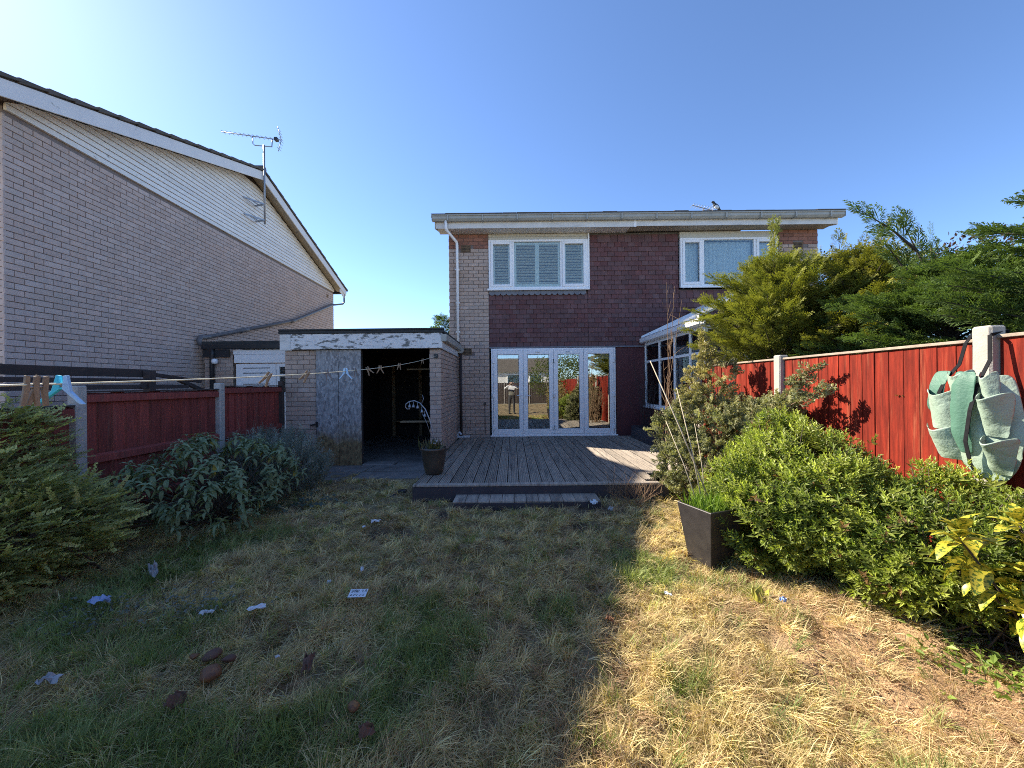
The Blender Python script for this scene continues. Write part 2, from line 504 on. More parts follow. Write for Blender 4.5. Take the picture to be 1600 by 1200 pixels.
def tint(n, c0, c1, jitter=0.15, r=None):
    r = r or rng
    t_ = r.random((n, 1))
    c = np.array(c0) * (1 - t_) + np.array(c1) * t_
    return c * (1 + jitter * r.normal(size=(n, 1)))


LEAF_T = np.array([(0, 0, 0), (0.42, -0.5, 0.10), (0.42, 0, 0.0), (0.42, 0.5, 0.10), (1, 0, -0.06)], float)
LEAF_F = np.array([(0, 1, 2), (0, 2, 3), (1, 4, 2), (2, 4, 3)])
DIAM_T = np.array([(0, 0, 0), (0.5, -0.5, 0), (1, 0, 0), (0.5, 0.5, 0)], float)
DIAM_F = np.array([(0, 1, 2), (0, 2, 3)])


def spray_template(seed, n=9, sub=3, ang=38, thick=0.045):
    """flat conifer spray: axis with side branchlets, themselves branched, as thin diamonds"""
    r = np.random.default_rng(seed)
    V = []; F = []

    def dia(p, a, L, w, z):
        b = len(V)
        d = np.array((math.cos(a), math.sin(a))); s = np.array((-d[1], d[0]))
        z1 = z + r.normal() * 0.03
        V.extend([(p[0], p[1], z), (*(p + d * L * 0.5 - s * w), (z + z1) / 2 + 0.01), (*(p + d * L), z1 - 0.02), (*(p + d * L * 0.5 + s * w), (z + z1) / 2 - 0.01)])
        F.extend([(b, b + 1, b + 2), (b, b + 2, b + 3)])
    dia(np.array((0.0, 0.0)), 0, 1.0, thick * 0.6, 0)
    for i in range(n):
        u = 0.12 + 0.85 * i / n
        sgn = 1 if i % 2 else -1
        L = (0.50 * (1 - u) + 0.13) * (0.8 + 0.4 * r.random())
        a = math.radians(ang + r.normal() * 7) * sgn
        p = np.array((u, 0.0))
        dia(p, a, L, thick * 0.8, 0)
        for j in range(sub):
            q = p + np.array((math.cos(a), math.sin(a))) * L * (0.25 + 0.6 * j / sub)
            a2 = a + math.radians(34) * (1 if j % 2 else -1)
            dia(q, a2, L * (0.5 - 0.1 * j), thick * 0.75, r.normal() * 0.03)
    return np.array(V), np.array(F)


def twig_template(seed, n=11, leaf=0.085, wid=0.05, two_rank=True):
    """thin shoot with small leaves in pairs"""
    r = np.random.default_rng(seed)
    V = [(0, -0.008, 0), (1, 0, 0), (0, 0.008, 0)]
    F = [(0, 1, 2)]
    for i in range(n):
        u = 0.10 + 0.9 * i / n
        for sgn in (-1, 1):
            b = len(V)
            a = math.radians(48 + r.normal() * 12) * sgn
            L = leaf * (0.75 + 0.5 * r.random()) * (1.1 - 0.35 * u)
            d = np.array((math.cos(a), math.sin(a))); s = np.array((-d[1], d[0]))
            el = r.normal() * 0.35 + 0.15
            p = np.array((u + r.normal() * 0.012, 0))
            w = wid * L / leaf
            z = math.sin(el) * L
            m_ = p + d * L * 0.5
            e_ = p + d * L
            V.extend([(*p, 0), (*(m_ - s * w), z * .5 + .006), (*e_, z), (*(m_ + s * w), z * .5 - .006)])
            F.extend([(b, b + 1, b + 2), (b, b + 2, b + 3)])
    return np.array(V), np.array(F)


def lobes_surface(lobes, n, r, zmin=0.03, jit=0.12, inner=0.86, bumps=None):
    """points with outward normals on the uneven union of ellipsoids"""
    out_p = []; out_n = []
    w = np.array([a[1][0] * a[1][1] + a[1][1] * a[1][2] + a[1][0] * a[1][2] for a in lobes]); w = w / w.sum()
    while sum(len(a) for a in out_p) < n:
        k = r.choice(len(lobes), size=n, p=w)
        c = np.array([l[0] for l in lobes])[k]; R = np.array([l[1] for l in lobes])[k]
        d = unit(r.normal(size=(n, 3)))
        bump = 1 + 0.24 * (vnoise(d[:, 0] * 3.6 + c[:, 0] * 5, d[:, 1] * 3.6 + d[:, 2] * 4.6, 1.0, 5, 3) - 0.5) * 2
        p = c + R * d * (bump * (1 - jit * r.random(n) ** 1.5))[:, None]
        ok = p[:, 2] > zmin
        for l in lobes:
            q = (p - np.array(l[0])) / np.array(l[1])
            ok &= (np.linalg.norm(q, axis=1) > inner) | False
        if bumps is not None:
            gn = vnoise(p[:, 0] * bumps + p[:, 2] * bumps * 0.7 + 40, p[:, 1] * bumps - p[:, 2] * bumps * 0.8 + 40, 1.0, 8, 2)
            ok &= gn > 0.40
        nn = unit(d / R)
        out_p.append(p[ok]); out_n.append(nn[ok])
    return np.concatenate(out_p)[:n], np.concatenate(out_n)[:n]

# ------------------------------------------------------------------ pieces: bricks, tiles
def piece_mesh(name, L, H, D, ch):
    """a brick face: back at y=D, front at y=0 with chamfered arrises; origin at lower left front"""
    c = ch
    v = [(0, c, 0), (L, c, 0), (L, c, H), (0, c, H), (c, 0, c), (L - c, 0, c), (L - c, 0, H - c), (c, 0, H - c), (0, D, 0), (L, D, 0), (L, D, H), (0, D, H)]
    f = [(4, 5, 6, 7), (0, 1, 5, 4), (1, 2, 6, 5), (2, 3, 7, 6), (3, 0, 4, 7), (8, 9, 1, 0), (9, 10, 2, 1), (10, 11, 3, 2), (11, 8, 0, 3)]
    me = bpy.data.meshes.new(name)
    me.from_pydata(v, [], f)
    me.update()
    return me, np.array(v, float), np.array(f)


BR_L, BR_H, BR_D, COURSE, BLEN = 0.219, 0.0765, 0.03, 0.0865, 0.23
_brick_cache = {}


def brick_wall(wall, O, u, length, z0, z1, mat, red_above=None, skip=(), singles=300, far_name='brick_field', BLEN=BLEN):
    """bricks in stretcher bond on a vertical face through O along unit vector u; the wall's inside lies to the left of u"""
    O = Vector(O); u = Vector((u[0], u[1], 0)).normalized()
    rz = math.atan2(u.y, u.x)
    items = []
    nrow = int((z1 - z0) / COURSE + 0.3)
    for i in range(nrow):
        off = -(BLEN / 2 if i % 2 else 0.0)
        a = off
        while a < length - 0.02:
            b0 = max(a + 0.0055, 0.0); b1 = min(a + BLEN - 0.0055, length)
            zc = z0 + (i + 0.5) * COURSE; uc = (b0 + b1) / 2
            a += BLEN
            if b1 - b0 < 0.03: continue
            if any(s[0] < uc < s[1] and s[2] < zc < s[3] for s in skip): continue
            proud = random.uniform(-0.0015, 0.0015)
            p = O + u * b0 + Vector((0, 0, 0)) ; p.z = z0 + i * COURSE + 0.005
            nin = Vector((-u.y, u.x, 0))
            p = p + nin * proud
            red = red_above is not None and (zc > red_above or (zc > red_above - 0.1 and random.random() < 0.35))
            items.append((p, (b1 - b0) / BR_L, red))
    items.sort(key=lambda q: (q[0] - Vector((0, 0, 1.5))).length)
    inv = WM[wall].inverted()
    irot = inv.to_euler().z
    for p, sc, red in items[:singles]:
        key = (mat, red)
        if key not in _brick_cache:
            me, v, f = piece_mesh('brick', BR_L, BR_H, BR_D, 0.0035)
            me.materials.append(MT['brick_red'] if red else MT[mat])
            _brick_cache[key] = me
        link('brick', _brick_cache[key], None, wall, tuple(inv @ p), (0, 0, rz + irot), (sc, 1, 1))
    rest = items[singles:]
    if rest:
        me, v, f = piece_mesh('tmp', BR_L, BR_H, BR_D, 0.0035)
        P = np.array([tuple(q[0]) for q in rest]); sc = np.array([q[1] for q in rest])
        uu = np.array(tuple(u)); nin = np.array((-u.y, u.x, 0.0)); up = np.array((0, 0, 1.0))
        V = P[:, None] + v[None, :, 0:1] * sc[:, None, None] * uu + v[None, :, 1:2] * nin + v[None, :, 2:3] * up
        F = (f[None] + (np.arange(len(P)) * len(v))[:, None, None]).reshape(-1, 4)
        V = V.reshape(-1, 3)
        R = np.array(inv.to_3x3()); V = V @ R.T + np.array(inv.translation)
        o = link(far_name, np_mesh(far_name, V, F), MT[mat], wall)
        o['kind'] = 'stuff'


# ------------------------------------------------------------------ ground
def lawn_z(x, y):
    z = 0.035 * (vnoise(x, y, 1.3, 11, 3) - 0.5) + 0.085 * (vnoise(x, y, 6.5, 12, 3) - 0.5)
    mound = np.exp(-(((x - 2.0) / 0.55) ** 2 + ((y - 2.3) / 0.4) ** 2)) * 0.07
    tuss = np.clip(vnoise(x, y, 2.6, 14, 2) - 0.6, 0, 1) * 0.16
    edge = np.clip((6.6 - y) / 1.0, 0.0, 1)
    return (z + mound + tuss) * edge * 0.9 + 0.012


SOILX, SOILY = 2.15, 1.95


def soil_mask(x, y):
    d = np.hypot((x - SOILX) / 1.05, (y - SOILY) / 0.62) + 0.6 * (vnoise(x, y, 3.0, 21, 3) - 0.5)
    return np.clip((1.0 - d) / 0.45, 0, 1)


GREEN = ((-0.85, 1.75, 0.35, 0.42, 0.30), (-0.87, 2.50, 0.20, 0.35, 0.20), (-0.42, 2.20, 0.22, 0.35, 0.20), (0.29, 2.55, 0.20, 0.35, 0.18), (-2.75, 3.2, 0.55, 0.75, 0.30), (-0.60, 3.6, 0.45, 0.30, 0.14),
         (-0.96, 3.2, 0.25, 0.30, 0.12), (-2.1, 1.55, 0.9, 0.28, 0.26), (0.77, 1.85, 0.18, 0.16, 0.20), (-2.3, 2.2, 0.5, 0.25, 0.22), (1.0, 3.0, 0.25, 0.3, 0.12), (-1.2, 1.45, 0.5, 0.2, 0.22), (1.6, 1.35, 0.4, 0.15, 0.15))


def green_mask(x, y):
    g = 0.46 + 0.75 * (vnoise(x, y, 2.1, 31, 4) - 0.5)
    for (cx_, cy_, rx_, ry_, a_) in GREEN:
        g = g + a_ * np.exp(-(((x - cx_) / rx_) ** 2 + ((y - cy_) / ry_) ** 2))
    return np.clip((g - 0.59) / 0.15, 0, 1)


def bare_mask(x, y):
    b = vnoise(x, y, 2.6, 41, 3) - 0.10 * (y < 3.2)
    b = b + 0.20 * np.exp(-(((x - 0.45) / 0.9) ** 2 + ((y - 4.15) / 0.35) ** 2)) + 0.12 * np.exp(-(((x + 0.15) / 0.12) ** 2 + ((y - 3.2) / 0.5) ** 2))
    return np.clip((b - 0.68) / 0.08, 0, 1)


def ground_mats():
    m, t, b = nt('rough_ground')
    vec, g = coords(t)
    col = ramp(t, noise(t, vec, 0.6, 8), [(0.35, (0.24, 0.22, 0.13)), (0.6, (0.36, 0.31, 0.21))])
    t.links.new(col, b.inputs['Base Color']); b.inputs['Roughness'].default_value = 0.95
    MT['ground'] = m
    m, t, b = nt('lawn_soil')
    at = N(t, 'ShaderNodeAttribute', attribute_name='tint')
    vec, g = coords(t)
    fine = ramp(t, noise(t, vec, 110, 8, 0.8), [(0.32, (0.22, 0.22, 0.22)), (0.66, (1.7, 1.7, 1.65))])
    t.links.new(mixc(t, 1.0, at.outputs['Color'], fine, 'MULTIPLY'), b.inputs['Base Color'])
    b.inputs['Roughness'].default_value = 0.95; b.inputs['Specular IOR Level'].default_value = 0.15
    bp = N(t, 'ShaderNodeBump', i_Strength=0.9, i_Distance=0.02); t.links.new(noise(t, vec, 45, 6, 0.7), bp.inputs['Height']); t.links.new(bp.outputs[0], b.inputs['Normal'])
    MT['lawn'] = m


ground_mats()
g = MB().box(-300, 300, -300, 300, -0.3, -0.06)
tag(g.build('ground', MT['ground']), kind='structure')

# lawn sheet with lumps, soil and thatch colour
nx, ny = 180, 250
gx, gy = np.meshgrid(np.linspace(-4.2, 3.05, nx), np.linspace(-9.4, 6.95, ny), indexing='ij')
gz = lawn_z(gx, gy)
sm = soil_mask(gx, gy)
gz = gz + sm * 0.03 * (vnoise(gx, gy, 16, 51, 3) - 0.5)
gz = gz - 0.03 * bare_mask(gx, gy)
Vg = np.stack([gx, gy, gz], -1).reshape(-1, 3)
idx = np.arange(nx * ny).reshape(nx, ny)
Fg = np.stack([idx[:-1, :-1], idx[1:, :-1], idx[1:, 1:], idx[:-1, 1:]], -1).reshape(-1, 4)
th = np.array((0.25, 0.19, 0.115)); gr = np.array((0.11, 0.115, 0.055)); so_ = np.array((0.42, 0.27, 0.15)); da = np.array((0.085, 0.062, 0.048))
gm = green_mask(gx, gy).reshape(-1, 1); bm_ = bare_mask(gx, gy).reshape(-1, 1); smf = sm.reshape(-1, 1)
cg = th * (1 - gm) + gr * gm
cg = cg * (1 - bm_) + da * bm_
cg = cg * (1 - smf) + so_ * smf
lawn = link('lawn', np_mesh('lawn', Vg, Fg, cg, True), MT['lawn'])
tag(lawn, kind='structure')

# concrete slabs in front of the garage
pav = thing('pavement', None, None, (-2.7, 6.9, 0), kind='structure')
MB().box(-4.2, -1.30, 6.3, 7.16, -0.06, -0.02).build('slab_bed', MT['soil'], pav)
for (x0, x1, y0, y1, dz) in ((-3.95, -2.56, 6.62, 7.11, 0.0), (-2.53, -1.33, 6.60, 7.08, 0.012), (-3.95, -2.62, 6.05, 6.60, -0.012), (-2.58, -1.33, 6.10, 6.57, 0.0)):
    MB().prism([(x0, y0 + 0.02), (x1 - 0.03, y0), (x1, y1 - 0.02), (x0 + 0.02, y1)], 'z', -0.05, 0.028 + dz).build('slab', MT['concrete'], pav, 0.008)

# ------------------------------------------------------------------ main house (a pair of semis)
FY = 9.30
house = thing('semi_detached_house', 'two-storey pair of houses with maroon hung tiles and white fascia behind the deck', 'house', (2.97, FY, 0))
wall = MB()
wall.box(-1.49, -0.54, FY + 0.015, FY + 0.3, 0, 5.16).build('wall', MT['mortar'], house)
w_left = house.children[-1]
brick_wall(w_left, (-1.50, FY, 0.0), (1, 0, 0), 0.955, 0.20, 5.15, 'brick_near', red_above=4.85, skip=((0.30, 0.545, 4.70, 4.87), (0.30, 0.545, 2.21, 2.39)), BLEN=0.2388)
w_right = MB().box(6.50, 7.44, FY + 0.015, FY + 0.3, 0, 5.2).build('wall', MT['mortar'], house)
brick_wall(w_right, (6.49, FY, 0.0), (1, 0, 0), 0.955, 3.0, 5.19, 'brick_near', red_above=4.85, skip=((0.36, 0.60, 4.70, 4.87),), BLEN=0.2388)
core = MB()
core.box(-0.54, 6.50, FY + 0.075, FY + 0.3, 2.40, 3.76)
core.box(1.87, 4.08, FY + 0.075, FY + 0.3, 3.76, 5.16)
core.box(-0.54, 1.87, FY + 0.075, FY + 0.3, 4.99, 5.16)
core.box(4.08, 6.50, FY + 0.075, FY + 0.3, 5.0, 5.16)
core.box(-1.49, -1.2, FY + 0.3, 16, 0, 5.16)
core.box(7.15, 7.44, FY + 0.3, 16, 0, 5.16)
core.box(-1.2, 7.15, 15.7, 16, 0, 5.16)
core.build('wall_core', MT['interior'], house)
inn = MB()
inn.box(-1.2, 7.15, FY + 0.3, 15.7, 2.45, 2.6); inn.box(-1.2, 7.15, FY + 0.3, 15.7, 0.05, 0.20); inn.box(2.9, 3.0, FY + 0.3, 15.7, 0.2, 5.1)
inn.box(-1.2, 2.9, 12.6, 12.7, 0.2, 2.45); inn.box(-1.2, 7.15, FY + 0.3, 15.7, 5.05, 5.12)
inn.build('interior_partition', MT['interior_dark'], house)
MB().box(2.53, 6.5, FY + 0.02, FY + 0.3, 0.0, 2.40).build('painted_panel', MT['maroon'], house)
house.children[-1]['label'] = 'maroon painted wall panel beside the glazed doors'
MB().box(-0.54, 3.22, FY - 0.025, FY + 0.07, 2.365, 2.398).build('lintel', MT['lead'], house, 0.004)

# hung tiles
th_ob = thing('tile_hanging', None, None, (2.0, FY, 2.4)); th_ob.parent = house
WM[th_ob] = Matrix.Translation((2.0, FY, 2.4)); th_ob.location = WM[house].inverted() @ Vector((2.0, FY, 2.4))
TW, TG, TH_ = 0.1655, 0.1145, 0.19


def tile_mesh():
    # front leans out towards the lower edge; origin at lower left
    L = TW - 0.008
    v = [(0, -0.030, 0), (L, -0.030, 0), (L, -0.001, TH_), (0, -0.001, TH_), (0, -0.014, 0), (L, -0.014, 0), (L, 0.012, TH_), (0, 0.012, TH_)]
    f = [(0, 1, 2, 3), (4, 5, 1, 0), (5, 6, 2, 1), (7, 4, 0, 3)]
    me = bpy.data.meshes.new('tile'); me.from_pydata(v, [], f); me.update(); me.materials.append(MT['tile'])
    return me, np.array(v), np.array(f)


tme, tv, tf = tile_mesh()
tiles = []
for (x0, x1, za, zb) in ((-0.535, 1.865, 2.40, 3.66), (1.870, 4.075, 2.40, 5.10), (4.08, 6.49, 2.40, 3.72)):
    nrow = int((zb - za) / TG)
    for i in range(nrow):
        x = x0 - (TW / 2 if i % 2 else 0) - ((x0 + 0.535) % TW)
        while x < x1 - 0.01:
            a = max(x, x0); b_ = min(x + TW, x1)
            x += TW
            if b_ - a < 0.03: continue
            tiles.append((Vector((a + random.uniform(-.002, .002), FY + 0.052 + random.uniform(-.002, .002), za + i * TG + random.uniform(-0.003, 0.003))), (b_ - a) / TW, random.uniform(-0.012, 0.012)))
tiles.sort(key=lambda q: (q[0] - Vector((0, 0, 1.5))).length + (100 if q[0].x > 4.08 else 0))
inv = WM[th_ob].inverted()
for p, sc, ro in tiles[:300]:
    link('tile', tme, None, th_ob, tuple(inv @ p), (0, ro, 0), (sc, 1, 1))
rest = tiles[300:]
P = np.array([tuple(inv @ q[0]) for q in rest]); sc = np.array([q[1] for q in rest])
V = P[:, None] + tv[None] * np.stack([sc, np.ones_like(sc), np.ones_like(sc)], -1)[:, None]
o = link('tile_field', np_mesh('tile_field', V.reshape(-1, 3), (tf[None] + (np.arange(len(P)) * 8)[:, None, None]).reshape(-1, 4)), MT['tile'], th_ob)
o['kind'] = 'stuff'

# lead apron of scalloped edges under the window
for i in range(17):
    cx = -0.46 + i * 0.138
    pts = [(cx - 0.069, 3.78), (cx - 0.069, 3.70)] + [(cx - 0.069 * math.cos(a), 3.70 - 0.055 * math.sin(a)) for a in np.linspace(0.3, PI - 0.3, 7)] + [(cx + 0.069, 3.70), (cx + 0.069, 3.78)]
    MB().prism(pts, 'y', FY - 0.005 - 0.004 * (i % 2), FY + 0.015 - 0.004 * (i % 2)).build('lead_scallop', MT['lead'], th_ob)


def frame_rect(mb, x0, x1, z0, z1, y0, y1, w, wb=None):
    wb = wb or w
    mb.box(x0, x0 + w, y0, y1, z0, z1); mb.box(x1 - w, x1, y0, y1, z0, z1)
    mb.box(x0 + w, x1 - w, y0, y1, z1 - w, z1); mb.box(x0 + w, x1 - w, y0, y1, z0, z0 + wb)
    return mb


# upper window with plantation shutters
win = frame_rect(MB(), -0.535, 1.865, 3.785, 4.985, FY - 0.03, FY + 0.07, 0.05, 0.06)
win.box(0.035, 0.085, FY - 0.02, FY + 0.06, 3.845, 4.935); win.box(1.195, 1.245, FY - 0.02, FY + 0.06, 3.845, 4.935)
win.box(-0.57, 1.90, FY - 0.07, FY - 0.032, 3.755, 3.80)
window_l = win.build('window', MT['upvc'], house, 0.006)
window_l['label'] = 'upstairs window with white louvred shutters'
MB().box(1.868, 1.905, FY - 0.03, FY + 0.05, 3.80, 5.13).build('window_trim', MT['upvc'], house, 0.004)
for (a, b_) in ((-0.485, 0.035), (1.245, 1.815)):
    frame_rect(MB(), a, b_, 3.845, 4.935, FY - 0.045, FY + 0.02, 0.062).build('casement', MT['upvc'], window_l, 0.008)
for (a, b_, z0, z1) in ((-0.425, -0.025, 3.905, 4.875), (0.085, 1.195, 3.845, 4.935), (1.305, 1.755, 3.905, 4.875)):
    MB().box(a, b_, FY + 0.005, FY + 0.009, z0, z1).build('pane', MT['glass'], window_l)
for (a, b_) in ((-0.44, -0.01), (0.085, 0.64), (0.64, 1.195), (1.29, 1.77)):
    frame_rect(MB(), a, b_, 3.85, 4.93, FY + 0.03, FY + 0.055, 0.05, 0.07).build('shutter_frame', MT['shutter'], window_l)
    for k in range(15):
        z = 3.95 + k * 0.0655
        MB().obox(((a + b_) / 2, FY + 0.045, z), ((b_ - a) / 2 - 0.05, 0, 0), (0, 0.026, -0.014), (0, 0.002, 0.004)).build('slat', MT['shutter'], window_l)
MB().box(-0.535, 1.865, FY + 0.02, FY + 0.06, 4.99, 5.14).build('head_panel', MT['cream'], house)
for i in range(2):
    MB().box(-0.535, 1.865, FY + 0.006, FY + 0.019, 4.992 + 0.075 * i, 5.06 + 0.075 * i).build('head_board', MT['cream'], house, 0.004)

# right window with net curtains
win = frame_rect(MB(), 4.10, 6.46, 3.80, 4.985, FY - 0.03, FY + 0.07, 0.05, 0.06)
win.box(4.62, 4.68, FY - 0.02, FY + 0.06, 3.86, 4.935); win.box(5.88, 5.94, FY - 0.02, FY + 0.06, 3.86, 4.935)
win.box(4.08, 6.48, FY - 0.07, FY - 0.032, 3.77, 3.815)
window_r = win.build('window', MT['upvc'], house, 0.006)
window_r['label'] = 'upstairs window with net curtains behind the conifer'
for (a, b_) in ((4.15, 4.62), (5.94, 6.41)):
    frame_rect(MB(), a, b_, 3.86, 4.935, FY - 0.045, FY + 0.02, 0.062).build('casement', MT['upvc'], window_r, 0.008)
for (a, b_, z0, z1) in ((4.212, 4.558, 3.922, 4.873), (4.68, 5.88, 3.86, 4.935), (6.0, 6.35, 3.922, 4.873)):
    MB().box(a, b_, FY + 0.005, FY + 0.009, z0, z1).build('pane', MT['glass'], window_r)
for (a, b_) in ((4.17, 4.62), (4.68, 5.88), (5.94, 6.41)):
    xs = np.linspace(a, b_, int((b_ - a) / 0.018))
    ys = FY + 0.13 + 0.022 * np.sin(xs * 55 + 2 * np.sin(xs * 9)) + 0.01 * np.sin(xs * 131)
    V = np.concatenate([np.stack([xs, ys, np.full_like(xs, 4.93)], -1), np.stack([xs, ys, 3.93 + 0.02 * np.abs(np.sin(xs * 30))], -1)])
    n_ = len(xs)
    F = np.array([(i, i + 1, n_ + i + 1, n_ + i) for i in range(n_ - 1)])
    V = V - np.array(WM[house].translation)
    link('net_curtain', np_mesh('net_curtain', V, F, None, True), MT['net'], window_r)
MB().box(4.10, 6.46, FY + 0.0, FY + 0.06, 4.99, 5.14).build('head_panel', MT['cream'], house)

# glazed doors, four leaves
fr = frame_rect(MB(), -0.50, 2.51, 0.235, 2.36, FY - 0.02, FY + 0.07, 0.045, 0.05)
door_frame = fr.build('door_frame', MT['upvc'], house, 0.006)
MB().box(-0.53, 2.54, FY - 0.075, FY - 0.022, 0.232, 0.265).build('sill', MT['upvc'], door_frame, 0.005)
lw = (2.51 + 0.50 - 0.09) / 4
for i in range(4):
    x0 = -0.455 + i * lw; x1 = x0 + lw
    d = frame_rect(MB(), x0 + 0.003, x1 - 0.003, 0.288, 2.313, FY - 0.035, FY + 0.03, 0.105, 0.125).build('door', MT['upvc'], house, 0.008)
    bead = frame_rect(MB(), x0 + 0.100, x1 - 0.100, 0.405, 2.216, FY - 0.028, FY + 0.02, 0.014).build('glazing_bead', MT['black_plastic'], d)
    MB().box(x0 + 0.108, x1 - 0.108, FY - 0.004, FY + 0.0, 0.41, 2.21).build('pane', MT['glass_door'], d)
    MB().box(x0 + 0.11, x1 - 0.11, FY + 0.022, FY + 0.05, 2.09, 2.205).build('roller_blind', MT['blind'], d)
    hx = x0 + 0.03 if i % 2 == 0 else x1 - 0.03
    if i in (0, 2): hx = x0 + 0.012
    if i in (1, 3): hx = x1 - 0.012
    for z in (0.45, 1.22, 2.05):
        MB().box(hx - 0.028, hx + 0.028, FY - 0.062, FY - 0.036, z - 0.05, z + 0.05).build('hinge', MT['upvc'], d, 0.008)
    if i in (0, 1):
        kx = x1 - 0.045 if i == 0 else x0 + 0.045
        h = MB().box(kx - 0.014, kx + 0.014, FY - 0.047, FY - 0.036, 1.06, 1.30)
        sgn = -1 if i == 0 else 1
        h.tube([(kx, FY - 0.045, 1.225), (kx, FY - 0.085, 1.225), (kx + sgn * 0.03, FY - 0.092, 1.225), (kx + sgn * 0.12, FY - 0.092, 1.222)], 0.010, 6)
        h.build('handle', MT['upvc'], d)
    if i in (1, 2):
        MB().box(x0 + 0.30, x0 + 0.40, FY - 0.046, FY - 0.036, 2.255, 2.272).build('vent', MT['alu'], d)

# eaves
MB().box(-1.74, 2.90, 8.945, 8.965, 5.135, 5.345).build('fascia', MT['upvc_dirty'], house, 0.004)
MB().box(2.905, 7.62, 8.945, 8.965, 5.150, 5.355).build('fascia', MT['upvc_dirty'], house, 0.004)
MB().box(2.87, 2.935, 8.938, 8.944, 5.13, 5.36).build('fascia_joint', MT['upvc'], house)
MB().box(-1.70, 2.80, 8.966, FY + 0.01, 5.142, 5.155).build('soffit', MT['upvc_dirty'], house)
MB().box(2.80, 7.58, 8.966, FY + 0.01, 5.168, 5.18).build('soffit', MT['soffit'], house)
MB().prism([(8.95, 5.13), (9.6, 5.30), (9.6, 5.40), (8.95, 5.34)], 'x', -1.76, -1.73).build('bargeboard', MT['soffit'], house)
MB().prism([(8.95, 5.13), (9.6, 5.30), (9.6, 5.40), (8.95, 5.34)], 'x', 7.61, 7.64).build('bargeboard', MT['upvc'], house)
prof = [(8.942, 5.405), (8.942, 5.30), (8.92, 5.275), (8.86, 5.275), (8.825, 5.32), (8.825, 5.37), (8.805, 5.385), (8.805, 5.405), (8.815, 5.405), (8.822, 5.395), (8.84, 5.375), (8.84, 5.325), (8.868, 5.29), (8.91, 5.29), (8.93, 5.405)]
gut = MB().prism(prof, 'x', -1.80, 7.70)
gut.box(-1.806, -1.80, 8.81, 8.94, 5.28, 5.41); gut.box(7.70, 7.706, 8.81, 8.94, 5.28, 5.41)
gutter = gut.build('gutter', MT['gutter'], house)
roof = MB().prism([(8.84, 5.405), (12.6, 6.72), (16.3, 5.41), (16.3, 5.35), (12.6, 6.65), (8.84, 5.345)], 'x', -1.82, 7.72).build('roof', MT['roof_tile'], house)
for i in range(29):                                           # eaves course of tiles, ends just showing over the gutter
    x = -1.82 + i * 0.329
    MB().prism([(8.81, 5.412), (9.22, 5.556), (9.22, 5.576), (8.81, 5.437 + random.uniform(-0.006, 0.008))], 'x', x, x + 0.324).build('roof_tile', MT['roof_tile'], roof)
for i in range(12):
    x = -1.45 + i * 0.8
    MB().box(x, x + 0.03, 8.80, 8.944, 5.268, 5.274).box(x, x + 0.03, 8.797, 8.804, 5.268, 5.40).build('gutter_bracket', MT['gutter'], gutter)
dp = MB().tube([(-1.49, 8.88, 5.29), (-1.49, 8.88, 5.12), (-1.47, 8.90, 5.07), (-1.30, 9.22, 4.93), (-1.285, 9.235, 4.88), (-1.285, 9.235, 2.46)], 0.034, 10)
for z in (4.25, 3.45, 2.75):
    dp.box(-1.33, -1.24, 9.22, 9.30, z, z + 0.03)
dp.build('downpipe', MT['upvc'], house)
hp = MB().prism([(-1.33, 2.36), (-1.15, 2.36), (-1.15, 2.30), (-1.19, 2.25), (-1.29, 2.25), (-1.33, 2.30)], 'y', 9.17, 9.297)
hp.build('hopper', MT['gutter'], house)
MB().tube([(-1.23, 9.235, 2.26), (-1.23, 9.235, 0.27)], 0.032, 10).build('downpipe', MT['brown_pipe'], house)
sh = MB().box(-1.33, -1.02, 9.15, 9.295, 0.236, 0.268)
sh.tube([(-1.31, 9.2, 0.27), (-1.31, 9.2, 0.33), (-1.27, 9.2, 0.36), (-1.22, 9.2, 0.30)], 0.024, 8)
sh.build('drain_shoe', MT['white_plastic'], house)
for (x, z) in ((-1.20, 4.70), (-1.20, 2.215), (6.85, 4.70)):
    ab = MB().box(x, x + 0.235, FY - 0.002, FY + 0.02, z, z + 0.165)
    airbrick = ab.build('air_brick', MT['terracotta'], house)
    holes = MB()
    for i in range(7):
        for j in range(4):
            holes.box(x + 0.02 + i * 0.029, x + 0.037 + i * 0.029, FY - 0.004, FY - 0.0025, z + 0.017 + j * 0.036, z + 0.036 + j * 0.036)
    holes.build('slot', MT['dark'], airbrick)
cb = MB().tube([(-0.66, FY - 0.012, 1.02), (-0.66, FY - 0.012, 0.30)], 0.007, 6)
cb.box(-0.685, -0.635, FY - 0.04, FY - 0.002, 1.01, 1.06)
cb.build('cable', MT['black_plastic'], house)

# ------------------------------------------------------------------ garage with boarded doors
gar = thing('brick_garage', 'flat-roofed brick garage with flaking white fascia and one half boarded over', 'garage', (-2.77, 7.15, 0))
GY = 7.15
wl = MB().box(-4.22, -3.64, GY + 0.012, GY + 0.23, -0.05, 2.17).build('wall', MT['mortar'], gar)
brick_wall(wl, (-4.225, GY, 0), (1, 0, 0), 0.59, 0.0, 2.165, 'brick_near')
wr = MB().box(-1.528, -1.335, GY + 0.012, GY + 0.23, -0.05, 2.17).build('wall', MT['mortar'], gar)
brick_wall(wr, (-1.533, GY, 0), (1, 0, 0), 0.211, 0.0, 2.165, 'brick_near')
wsd = MB().box(-1.53, -1.332, GY + 0.005, 9.32, -0.05, 2.25).build('wall', MT['mortar'], gar)
brick_wall(wsd, (-1.32, GY + 0.012, 0), (0, 1, 0), 2.13, 0.0, 2.165, 'brick_near')
sh = MB()
